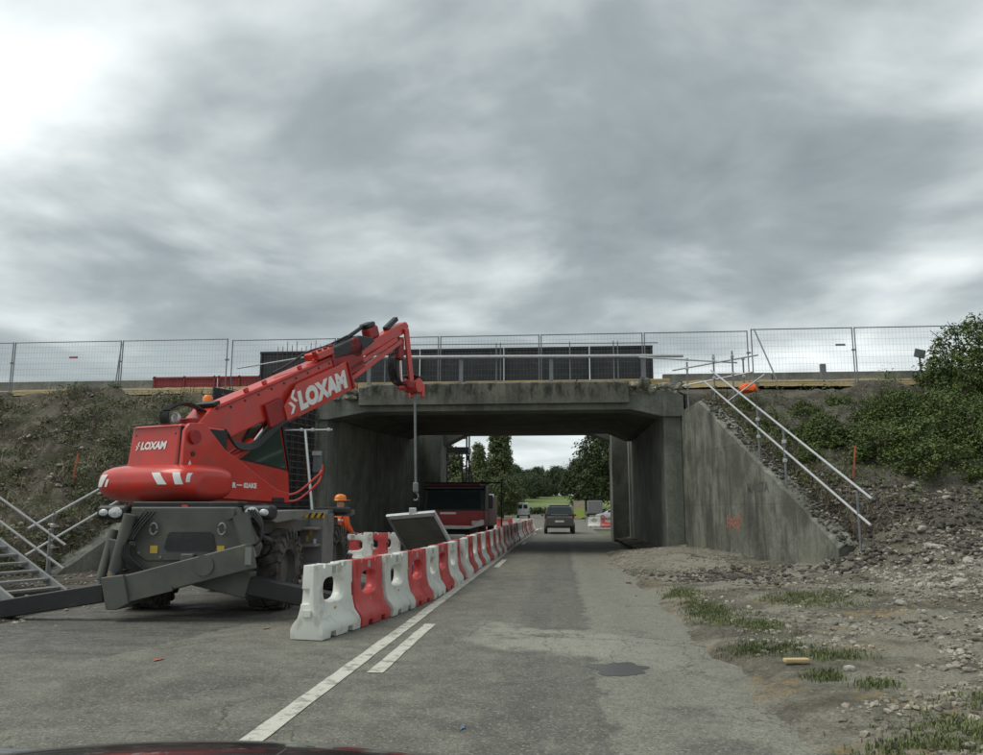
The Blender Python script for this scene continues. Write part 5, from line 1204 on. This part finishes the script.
# bonnet and nose of the car the view is taken from
t = thing('car_front', 'black glossy bonnet edge of the car in front of the viewer', 'car', (-.72, 1.3, 0))
def bz(u, y_): return 0.968 - .085 * abs(u) ** 2.2 - .06 * max(0, (y_ - 1.25)) - .45 * max(0, y_ - 1.72) ** 2 - .9 * max(0, abs(u) - .93) * 3
def f_(b):
    nx, ny = 24, 14
    for j in range(ny + 1):
        y_ = lerp(.85, 2.05, j / ny)
        for i in range(nx + 1): u = -1 + 2 * i / nx; b.v.append((u * .86 * (1 - .10 * max(0, y_ - 1.6)), y_ - 1.3, bz(u, y_) - 0.012))
    b.f += [(j * (nx + 1) + i, j * (nx + 1) + i + 1, (j + 1) * (nx + 1) + i + 1, (j + 1) * (nx + 1) + i) for j in range(ny) for i in range(nx)]
b = MB(); f_(b); o = b.build('bonnet', 'car_black', t, smooth=True)
so = o.modifiers.new('s', 'SOLIDIFY'); so.thickness = .03
b = MB(); b.box((0, .74, .58), (1.55, .10, .5)); b.build('nose', 'car_black', t, bevel=.04)
for s in (-1, 1):
    b = MB(); b.box((s * .83, .05, .60), (.07, 1.3, .45)); b.build('front_wing', 'car_black', t, bevel=.03)
    b = MB(); b.lathe([(0, -.1), (.30, -.1), (.32, -.06), (.32, .06), (.30, .1), (0, .1)], lambda p, q, h: (s * .76 + h, .12 + p, .325 + q), 24); b.build('wheel', 'rubber', t, smooth=True)
b = MB(); b.box((-.42, .06, .948), (.06, .05, .03)); b.build('washer_jet', 'black_steel', t, bevel=.01)

# ------------------------------------------------------------------ worker
def skin_mesh(name, verts, edges, rad, mt, parent, root=0, sub=2):
    me = bpy.data.meshes.new(name); me.from_pydata(verts, edges, []); o = bpy.data.objects.new(name, me); C.objects.link(o)
    m_ = o.modifiers.new('s', 'SKIN'); m_.use_smooth_shade = True; s_ = o.modifiers.new('u', 'SUBSURF'); s_.levels = sub; s_.render_levels = sub
    for i, r_ in enumerate(rad):
        me.skin_vertices[0].data[i].radius = (r_, r_) if not isinstance(r_, tuple) else r_; me.skin_vertices[0].data[i].use_root = (i == root)
    dg = bpy.context.evaluated_depsgraph_get(); m2 = bpy.data.meshes.new_from_object(o.evaluated_get(dg)); m2.name = name
    bpy.data.objects.remove(o); m2.materials.clear(); m2.materials.append(MAT[mt]); m2.polygons.foreach_set('use_smooth', [True] * len(m2.polygons))
    return obj(name, m2, parent)
wk = thing('person', 'worker in orange jacket and orange helmet standing behind the machine', 'person', (-4.78, 17.3, .012), R(-35)); wk.scale = (.95, .95, .94)
V = [(0, 0, .95), (0, 0, 1.15), (0, 0, 1.38), (0, .01, 1.50), (0, .03, 1.60), (0, .03, 1.70),
     (.20, 0, 1.40), (.25, .04, 1.12), (.20, .22, .98), (.18, .30, .96), (-.20, 0, 1.40), (-.25, .03, 1.12), (-.22, .18, .95), (-.21, .26, .93),
     (.10, 0, .90), (.11, .02, .50), (.11, 0, .09), (.12, .14, .04), (-.10, 0, .90), (-.11, .01, .50), (-.12, -.02, .09), (-.13, .12, .04)]
E_ = [(0, 1), (1, 2), (2, 3), (3, 4), (4, 5), (2, 6), (6, 7), (7, 8), (8, 9), (2, 10), (10, 11), (11, 12), (12, 13), (0, 14), (14, 15), (15, 16), (16, 17), (0, 18), (18, 19), (19, 20), (20, 21)]
rd_ = [(.14, .11), (.14, .10), (.15, .10), .055, (.085, .10), (.085, .10), .065, .048, .036, .036, .065, .048, .036, .036, .085, .058, .042, .04, .085, .058, .042, .04]
skin_mesh('body', V, E_, rd_, 'skin', wk)
skin_mesh('jacket', V[0:3] + [V[6], V[7], V[8], V[10], V[11], V[12], (0, 0, .84), (0, .01, 1.46)], [(0, 1), (1, 2), (2, 3), (3, 4), (4, 5), (2, 6), (6, 7), (7, 8), (0, 9), (2, 10)], [(.19, .145), (.18, .135), (.19, .135), .088, .068, .055, .088, .068, .055, (.19, .15), .09], 'hivis', wk)
skin_mesh('trousers', [(0, 0, .93)] + V[14:17] + V[18:21], [(0, 1), (1, 2), (2, 3), (0, 4), (4, 5), (5, 6)], [(.15, .12), .11, .08, .07, .11, .08, .07], 'navy', wk)
for s in (-1, 1):
    b = MB(); b.box((s * .115, .05, .05), (.10, .27, .10)); b.build('boot', 'rubber', wk, bevel=.035, seg=3)
    b = MB(); b.lathe([(0, -.012), (.014, 0), (0, .012)], lambda p, q, h: (s * .035 + p, .125 + h, 1.675 + q), 8); b.build('eye', 'navy', wk)
    for k, (dx, ln__) in enumerate(((-.03, .085), (-.01, .095), (.01, .09), (.03, .07))):
        b = MB(); x0 = s * .185 + dx; b.path([(x0, .29, .955), (x0, .29 + ln__ * .6, .945), (x0, .29 + ln__, .915)], [.011, .010, .008], 6); b.build('finger', 'skin', wk, smooth=True)
    b = MB(); b.path([(s * .15, .26, .96), (s * .12, .31, .955), (s * .125, .345, .94)], [.013, .012, .010], 6); b.build('thumb', 'skin', wk, smooth=True)
b = MB(); b.prism([(.118, 1.64), (.150, 1.625), (.118, 1.66)], lambda p, q, d: (d, p, q), -.014, .014); b.build('nose', 'skin', wk, bevel=.006)
b = MB(); b.box((0, .118, 1.60), (.05, .01, .012)); b.build('mouth', 'red_dull', wk)
b = MB(); b.lathe([(.140, 1.705), (.136, 1.715), (.128, 1.72), (.125, 1.78), (.10, 1.825), (.05, 1.85), (0, 1.855)], lambda p, q, h: (p, .02 + q * 1.12, h), 24); hm = b.build('helmet', 'amber', wk, smooth=True)
b = MB(); b.box((0, .18, 1.712), (.2, .10, .012)); b.build('peak', 'amber', hm, bevel=.005)
for z0_, r_ in ((1.04, .205), (1.24, .203)):
    b = MB(); b.lathe([(r_, z0_), (r_ + .004, z0_ + .02), (r_, z0_ + .05)], lambda p, q, h: (p, q * .76, h), 24); b.build('reflective_band', 'white_print', wk)

# ------------------------------------------------------------------ vegetation
def leaf_quads(b, p, nrm, size, rnd, asp=.55):
    t_ = nrm.cross(Vector((rnd.uniform(-1, 1), rnd.uniform(-1, 1), rnd.uniform(-1, 1)))).normalized(); s_ = nrm.cross(t_)
    n = len(b.v); L_ = size; W_ = size * asp
    b.v += [tuple(p - t_ * L_ * .5), tuple(p + s_ * W_ * .5 + nrm * L_ * .08), tuple(p + t_ * L_ * .5), tuple(p - s_ * W_ * .5 + nrm * L_ * .08)]
    b.f.append((n, n + 1, n + 2, n + 3))
def crown(seed, env, nclump, nleaf, size, cr, up_=.5):
    """env(rnd) -> clump centre; leaves are gathered on the outer side of each clump"""
    rnd = random.Random(seed); b = MB()
    for _ in range(nclump):
        c_ = env(rnd); r_ = cr * rnd.uniform(.6, 1.35)
        for _ in range(int(nleaf * rnd.uniform(.6, 1.3))):
            d = Vector((rnd.gauss(0, 1), rnd.gauss(0, 1), rnd.gauss(0, .8) + .15)).normalized()
            p = c_ + d * r_ * rnd.random() ** .45
            nn = (d + Vector((0, 0, up_)) + Vector((rnd.gauss(0, .5), rnd.gauss(0, .5), rnd.gauss(0, .5)))).normalized()
            leaf_quads(b, p, nn, size * rnd.uniform(.6, 1.3), rnd)
    return b
def trunk(seed, h, r0, limbs, spread, base=.25):
    rnd = random.Random(seed); b = MB(); pts = [(rnd.uniform(-.04, .04) * h * k / 6, rnd.uniform(-.03, .03) * h * k / 6, h * k / 6) for k in range(7)]
    b.path(pts, [r0 * (1 - .13 * k) for k in range(7)], 8)
    for i in range(limbs):
        z = h * rnd.uniform(base, .85); a = rnd.uniform(0, 6.28); l = spread * rnd.uniform(.5, 1) * (1.1 - z / h * .6); p = Vector((0, 0, z))
        e = p + Vector((math.cos(a) * l, math.sin(a) * l, l * rnd.uniform(.4, 1.0))); m_ = (p + e) / 2 + Vector((0, 0, -.08 * l))
        b.path([p, m_, e], [r0 * .42, r0 * .28, r0 * .10], 6)
    return b
def tree(name, label, loc, crown_me, trunk_me, group=None, rz=0.0, sc=1.0):
    t = thing(name, label, 'tree', loc, rz, group); t.scale = (sc,) * 3
    obj('crown', crown_me, t); obj('trunk', trunk_me, t); return t
def raw_mesh(b, name, mt):
    me = bpy.data.meshes.new(name); me.from_pydata(b.v, [], b.f); me.materials.append(MAT[mt]); return me
def env_poplar(h, w_):
    def f(r):
        t_ = r.random() ** .8; k = math.sin(math.pi * min(1, .12 + .86 * t_)) ** .7 * (1 - .35 * t_); a = r.uniform(0, 6.28); q = w_ * k * math.sqrt(r.random())
        return Vector((q * math.cos(a), q * math.sin(a), h * (.06 + .92 * t_)))
    return f
def env_round(h, w_, z0=.22):
    def f(r):
        while True:
            v = Vector((r.uniform(-1, 1), r.uniform(-1, 1), r.uniform(-1, 1)))
            if .25 < v.length < 1 and r.random() < .35 + .65 * v.length: break
        return Vector((v.x * w_ * (1 - .15 * v.z), v.y * w_ * (1 - .15 * v.z), h * (z0 + (1 - z0) * (.5 + .5 * v.z))))
    return f
pop = raw_mesh(crown(1, env_poplar(22, 2.5), 480, 50, .55, 1.0), 'crown', 'leaf_poplar'); popt = trunk(1, 20, .35, 16, 2.6, .08).mesh('trunk', 'bark', True)
pop2 = raw_mesh(crown(2, env_poplar(16, 2.6), 360, 50, .5, 1.0), 'crown', 'leaf_poplar'); popt2 = trunk(2, 14.5, .3, 14, 2.4, .08).mesh('trunk', 'bark', True)
rnd1 = raw_mesh(crown(3, env_round(15, 6.5, .12), 420, 48, .5, 1.15), 'crown', 'leaf_dark'); rt1 = trunk(3, 11, .4, 16, 5.5).mesh('trunk', 'bark', True)
rnd2 = raw_mesh(crown(4, env_round(13, 6.0, .10), 300, 44, .62, 1.25), 'crown', 'leaf_far'); rt2 = trunk(4, 10, .35, 14, 5).mesh('trunk', 'bark', True)
rnd3 = raw_mesh(crown(5, env_round(11, 4.6, .06), 240, 44, .5, 1.05), 'crown', 'leaf_poplar'); rt3 = trunk(5, 8.5, .3, 12, 4).mesh('trunk', 'bark', True)
tree('poplar_tree', 'tallest slender poplar beyond the underpass', (-11.3, 152, 0), pop, popt, 'trees beyond the underpass')
tree('poplar_tree', 'shorter pointed poplar left of the tallest one', (-11.9, 118, 0), pop2, popt2, 'trees beyond the underpass', 1.0, .68)
tree('leafy_tree', 'low bushy tree behind the scaffold tower', (-11.0, 92, 0), rnd3, rt3, 'trees beyond the underpass', .4, .50)
tree('leafy_tree', 'bushy tree at the foot of the poplars', (-9.0, 128, 0), rnd3, rt3, 'trees beyond the underpass', 2.0, .62)
tree('leafy_tree', 'bushy tree right of the tallest poplar', (-12.0, 190, 0), rnd3, rt3, 'trees beyond the underpass', 3.1, .9)
tree('leafy_tree', 'bushy tree at the far left behind the scaffold', (-22, 140, 0), rnd3, rt3, 'trees beyond the underpass', 4.1, 1.25)
tree('broadleaf_tree', 'large dark tree on the right beyond the underpass', (9.2, 128, 0), rnd1, rt1, 'trees beyond the underpass', 0, 1.03)
tree('broadleaf_tree', 'dark tree left of the large dark one', (5.6, 168, 0), rnd1, rt1, 'trees beyond the underpass', 2.2, .84)
tree('broadleaf_tree', 'dark tree right of the large dark one, mostly behind the pier', (16.5, 140, 0), rnd1, rt1, 'trees beyond the underpass', 4.0, 1.1)
rr = random.Random(5)
for k in range(17):
    x_ = -62 + k * 5.6 + rr.uniform(-1.5, 1.5); y_ = 430 + rr.uniform(-25, 25)
    tree('wood_tree', 'round tree in the dark wood behind the far field', (x_, y_, 7.0), rnd2, rt2, 'trees of the far wood', rr.uniform(0, 6), rr.uniform(.95, 1.35))
for k in range(5):
    tree('wood_tree', 'round tree on the edge of the field left of the far road', (-26 + k * 4.6, 300 + 22 * k + rr.uniform(-6, 6), 2.5 + k * .8), rnd2, rt2, 'trees left of the far road', rr.uniform(0, 6), rr.uniform(.8, 1.0))

hb = crown(60, lambda r: Vector((r.uniform(-22, 22), r.uniform(-1, 1), r.uniform(.2, 1.6))), 420, 30, .45, .6); o = obj('hedge', raw_mesh(hb, 'hedge', 'leaf_dark')); o.location = (6, 205, 0); tag(o, 'low dark hedge below the far green field', 'hedge')

# shrubs on the right bank
def env_shrub(h, w_):
    def f(r):
        while True:
            v = Vector((r.uniform(-1, 1), r.uniform(-1, 1), r.uniform(0, 1)))
            if .3 < v.length < 1: break
        return Vector((v.x * w_, v.y * w_, h * v.z))
    return f
shr = []
for s in range(4):
    h = (.9, 1.15, .75, 1.05)[s]; w_ = (.95, .9, 1.1, .8)[s]
    cm = raw_mesh(crown(20 + s, env_shrub(h, w_), 95, 44, .085, .20, .9), 'foliage', 'leaf_shrub')
    rs = random.Random(s); b = MB()
    for i in range(14):
        a = rs.uniform(0, 6.28); l = w_ * rs.uniform(.3, .9); b.path([(0, 0, -.1), (l * .5 * math.cos(a), l * .5 * math.sin(a), h * .6), (l * math.cos(a), l * math.sin(a), h * rs.uniform(.7, 1.0))], [.016, .011, .005], 5)
    shr.append((cm, b.mesh('stem', 'bark')))
rs = random.Random(8); placed = []
def shrub(x_, y_, k, sc, label, group):
    t = thing('shrub', label, 'shrub', (x_, y_, z_bank(x_, y_) - .08), rs.uniform(0, 6.28), group); t.scale = (sc, sc, sc * rs.uniform(.85, 1.1))
    obj('foliage', shr[k][0], t); obj('stem', shr[k][1], t)
n_ = 0
for y_ in (25.0, 24.0, 23.0, 22.0, 21.0, 20.1, 19.2, 18.4):
    x_ = wallx_r(y_) + 1.5 + (.6 if y_ < 21 else 0) + max(0, 20.6 - y_) * 1.1
    while x_ < 17.5:
        if not (y_ > 24.4 and x_ < 11.2):
            shrub(x_ + rs.uniform(-.3, .3), y_ + rs.uniform(-.35, .35), rs.randrange(4), rs.uniform(.62, 1.0) * (.7 if x_ < wallx_r(y_) + 2.4 else 1) * ((.62 if y_ > 23.5 else .85 if y_ > 22.6 else 1) if x_ < 11.2 else 1), 'leafy green bramble shrub in the thicket covering the right bank', 'bramble shrubs on the right bank')
        x_ += rs.uniform(1.05, 1.45)
# tall bush at the top right
big = raw_mesh(crown(40, env_shrub(2.2, 1.7), 260, 52, .10, .30, .7), 'foliage', 'leaf_shrub'); b = MB()
for i in range(16):
    a = i * .9; b.path([(0, 0, -.2), (.5 * math.cos(a), .5 * math.sin(a), 1.0), (1.3 * math.cos(a), 1.3 * math.sin(a), 1.6 + .4 * math.sin(i * 2.1))], [.03, .02, .008], 5)
t = thing('shrub', 'tall rounded bush crowning the right bank against the sky', 'shrub', (12.75, 24.9, 5.0)); obj('foliage', big, t); obj('stem', b.mesh('stem', 'bark'), t)
t = thing('shrub', 'second tall bush behind the rounded one at the picture edge', 'shrub', (15.0, 25.3, 5.0), 2.0); obj('foliage', big, t); obj('stem', b.mesh('stem', 'bark'), t)

# weeds on the left bank, dry stalks, grass tufts: uncountable cover
def scatter_leaves(name, mt, n, samp, size, clus, label, cat, seed, flat=.8, rise=.14):
    r = random.Random(seed); b = MB(); k = 0
    while k < n:
        x_, y_, z_ = samp(r); m_ = int(clus * r.uniform(.4, 1.6)); rad = r.uniform(.08, .26)
        for _ in range(m_):
            p = Vector((x_ + r.gauss(0, rad), y_ + r.gauss(0, rad), z_ + abs(r.gauss(0, rise))))
            nn = Vector((r.gauss(0, .6), r.gauss(0, .6) - .3, flat)).normalized(); leaf_quads(b, p, nn, size * r.uniform(.5, 1.4), r)
        k += m_
    o = obj(name, raw_mesh(b, name, mt)); return stuff(o, label, cat)
def s_left(r):
    while True:
        y_ = r.uniform(13, 25.6); x_ = wallx_l(y_) - .3 - 11 * r.random() ** 1.1
        if y_ > toel(x_) + .4 and fbm(x_ * .55 + 2, y_ * .55) > -.12 + .35 * (y_ > 24.5): return x_, y_, z_lbank(x_, y_)
scatter_leaves('left_weeds', 'leaf_weed', 34000, s_left, .07, 110, 'low dull green weeds over the left bank', 'weeds', 31, .8, .10)
def s_right(r):
    while True:
        y_ = r.uniform(16.5, 25.4); x_ = wallx_r(y_) + .5 + 9 * r.random() ** 1.3
        if y_ > toe(x_) + 2.2: return x_, y_, z_bank(x_, y_)
scatter_leaves('right_weeds', 'leaf_shrub', 14000, s_right, .07, 45, 'low leafy weeds between the shrubs on the right bank', 'weeds', 32, .8, .16)
def stalks(name, n, samp, hgt, mt, label, cat, seed, lean=.6):
    r = random.Random(seed); b = MB()
    for _ in range(n):
        x_, y_, z_ = samp(r); h = hgt * r.uniform(.4, 1.3); a = r.uniform(0, 6.28); l = h * r.uniform(.1, lean); w_ = (.003 + .004 * r.random()) if hgt < .1 else (.006 + .006 * r.random())
        dx, dy = math.cos(a + 1.57) * w_, math.sin(a + 1.57) * w_; ex, ey = x_ + math.cos(a) * l, y_ + math.sin(a) * l; mx_, my_ = x_ + math.cos(a) * l * .35, y_ + math.sin(a) * l * .35
        n0 = len(b.v); b.v += [(x_ - dx, y_ - dy, z_ - .02), (x_ + dx, y_ + dy, z_ - .02), (mx_ + dx * .8, my_ + dy * .8, z_ + h * .6), (mx_ - dx * .8, my_ - dy * .8, z_ + h * .6), (ex, ey, z_ + h)]
        b.f += [(n0, n0 + 1, n0 + 2, n0 + 3), (n0 + 3, n0 + 2, n0 + 4)]
    o = obj(name, raw_mesh(b, name, mt)); return stuff(o, label, cat)
stalks('left_dry_grass', 5200, s_left, .30, 'dry_stalk', 'dry straw and twigs strewn over the left bank', 'dry grass', 33, 2.6)
def s_slope(r):
    y_ = r.uniform(16.6, 25.2); x_ = wallx_r(y_) + .5 + abs(r.gauss(0, .6)); return x_, y_, z_bank(x_, y_)
stalks('right_dry_grass', 1800, s_slope, .26, 'dry_stalk', 'dry straw on the slope behind the right wing wall', 'dry grass', 34, 2.2)
GP = [(1.95, 11.2, .30, 1.5), (2.3, 9.9, .25, .8), (3.5, 12.0, .55, .75), (4.3, 12.6, .35, .4), (2.0, 8.2, .40, .38), (2.45, 7.75, .30, .25), (2.35, 6.5, .16, .17), (2.55, 5.35, .45, .35), (2.0, 4.95, .45, .2), (3.0, 5.9, .4, .3), (1.95, 13.6, .3, .8), (2.1, 6.9, .15, .2)]
def s_grass(r):
    cx, cy, rx, ry = GP[r.choices(range(len(GP)), [g_[2] * g_[3] + .05 for g_ in GP])[0]]
    while True:
        x_, y_ = cx + r.gauss(0, .5) * rx, cy + r.gauss(0, .5) * ry
        if fbm(x_ * 3, y_ * 3) > -.35: return x_, y_, z_verge(x_, y_)
stalks('verge_grass', 13000, s_grass, .045, 'grass_blade', 'patchy short grass tufts on the right verge', 'grass', 35, .9)

# stones: larger ones are things, the rest loose rubble
def pebble(seed):
    bm = bmesh.new(); bmesh.ops.create_icosphere(bm, subdivisions=1, radius=1)
    for v in bm.verts: v.co *= 1 + .5 * noise.noise(v.co * 1.2 + Vector((seed * 3.1, 0, 0)))
    vs_ = [v.co.copy() for v in bm.verts]; fs = [tuple(v.index for v in f.verts) for f in bm.faces]; bm.free(); return vs_, fs
PB_ = [pebble(i) for i in range(6)]
def rubble(name, mt, n, samp, smin, smax, label, seed, flat=.6):
    r = random.Random(seed); b = MB()
    for _ in range(n):
        x_, y_, z_ = samp(r); s = smin + (smax - smin) * r.random() ** 3; vs_, fs = PB_[r.randrange(6)]; m_ = Matrix.Rotation(r.uniform(0, 6.28), 3, 'Z') @ Matrix.Rotation(r.uniform(-.5, .5), 3, 'X')
        n0 = len(b.v); b.v += [tuple(m_ @ Vector((v.x * s, v.y * s * .8, v.z * s * flat)) + Vector((x_, y_, z_ + s * .15))) for v in vs_]; b.f += [tuple(i + n0 for i in f) for f in fs]
    o = obj(name, raw_mesh(b, name, mt)); return stuff(o, label, 'rubble')
def zr(x_, y_): return max(z_verge(x_, y_), z_bank(x_, y_) if x_ > wallx_r(y_) + .15 else -9)
def s_rub(r):
    while True:
        y_ = 4.6 + 14 * r.random() ** 1.2; x_ = 1.75 + (y_ * .62) * r.random() ** .7
        if fbm(x_ * .7 + 4, y_ * .7) > -.25 - .25 * (x_ > 4) and x_ < 14: return x_, y_, zr(x_, y_)
rubble('loose_rubble', 'stone', 24000, s_rub, .006, .042, 'loose stones and rubble strewn over the right verge', 51)
def s_mound(r):
    while True:
        x_ = r.uniform(4.9, 13); y_ = toe(x_) + r.uniform(-2.0, 3.6)
        if x_ > wallx_r(y_) + .15 or y_ < 16.4: return x_, y_, zr(x_, y_)
rubble('mound_clods', 'clod', 9000, s_mound, .012, .085, 'dark soil clods heaped at the foot of the right bank', 52)
rubble('mound_stones', 'stone', 3600, s_mound, .012, .07, 'stones mixed in the soil mound at the right bank', 53)
def s_pale(r):
    while True:
        x_ = r.uniform(5.2, 12); y_ = r.uniform(8.5, 17) ; 
        if y_ < toe(x_) + 1.2 - .5 * max(0, 8 - x_) and y_ < 15.2 + .25 * (x_ - 6): return x_, y_, zr(x_, y_)
rubble('pale_rubble', 'stone_pale', 5200, s_pale, .010, .06, 'pale broken rubble spread over the lower right mound', 60)
def s_grav(r):
    a = r.uniform(0, 6.28); q = math.sqrt(r.random()) * 1.05; x_, y_ = 2.70 + 1.7 * q * math.cos(a) * (1 + .35 * fbm(math.cos(a) * 2, math.sin(a) * 2)), 21.4 + 4.7 * q * math.sin(a); return x_, y_, z_verge(x_, y_) + .06 * (1 - q * q)
rubble('gravel_stones', 'gravel_stone', 6000, s_grav, .008, .03, 'pale gravel heaped in front of the right pier', 54)
def s_lst(r):
    x_, y_, z_ = s_left(r); return x_, y_, z_
rubble('left_stones', 'stone', 4200, s_lst, .015, .085, 'pale stones scattered over the left bank', 55)
def s_lgr(r):
    y_ = r.uniform(7.5, 17); x_ = -6.2 - 6 * r.random(); return x_, y_, z_left(x_, y_) + .01
rubble('left_gravel', 'stone', 1800, s_lgr, .01, .05, 'small stones on the ground round the machine', 56)
def s_clod2(r): x_ = r.gauss(3.4, .8); y_ = r.gauss(16.2, .8); return x_, y_, zr(x_, y_)
rubble('soil_clods', 'clod', 700, s_clod2, .015, .08, 'dark soil clods in front of the wing wall', 57)
def s_crest(r):
    q = 1.6 + 8.0 * r.random(); o2 = .06 + .5 * r.random(); v = Vector((WA[0], WA[1], 0)) + rd * q + rn * o2; return v.x, v.y, rtop(q) + .0 + .03 * r.random()
rubble('wall_crest_chips', 'stone', 330, s_crest, .012, .055, 'pale concrete chips and stones along the crest of the right wing wall', 58)
rubble('wall_crest_soil', 'clod', 800, s_crest, .015, .07, 'dark soil crumbs along the crest of the right wing wall', 59)
stm = []
for k in range(4):
    vs_, fs = PB_[k]; b = MB(); b.add([(v.x, v.y * .8, v.z * .62) for v in vs_], fs); me = b.mesh('stone', 'stone_pale'); stm.append(me)
r = random.Random(61)
for k in range(34):
    if k < 20: x_ = r.uniform(5.0, 8.4); y_ = x_ * r.uniform(1.75, 2.4)
    else: x_ = r.uniform(2.2, 5.5); y_ = x_ * r.uniform(2.1, 3.2)
    s = r.uniform(.06, .14) * (1 if k < 20 else .6); o = obj('rubble_stone', stm[k % 4], None, loc=(x_, y_, zr(x_, y_) + s * .2)); o.scale = (s, s, s); o.rotation_euler = (r.uniform(-.3, .3), r.uniform(-.3, .3), r.uniform(0, 6.28))
    b_ = o.modifiers.new('bevel', 'BEVEL'); b_.width = .12; b_.segments = 2
    if k < 20: tag(o, 'pale loose stone lying on the rubble mound at the right', 'stone', 'stones on the rubble mound')
    else: tag(o, 'small pale stone on the flat verge right of the lane', 'stone', 'stones on the verge')
o = MB(); o.box((2.02, 7.42, z_verge(2.02, 7.42) + .03), (.22, .07, .035), Matrix.Rotation(.15, 3, 'Z')); tag(o.build('timber_offcut', 'timber', bevel=.01), 'short pale timber offcut lying on the verge grass', 'timber')
bpy.context.view_layer.update()
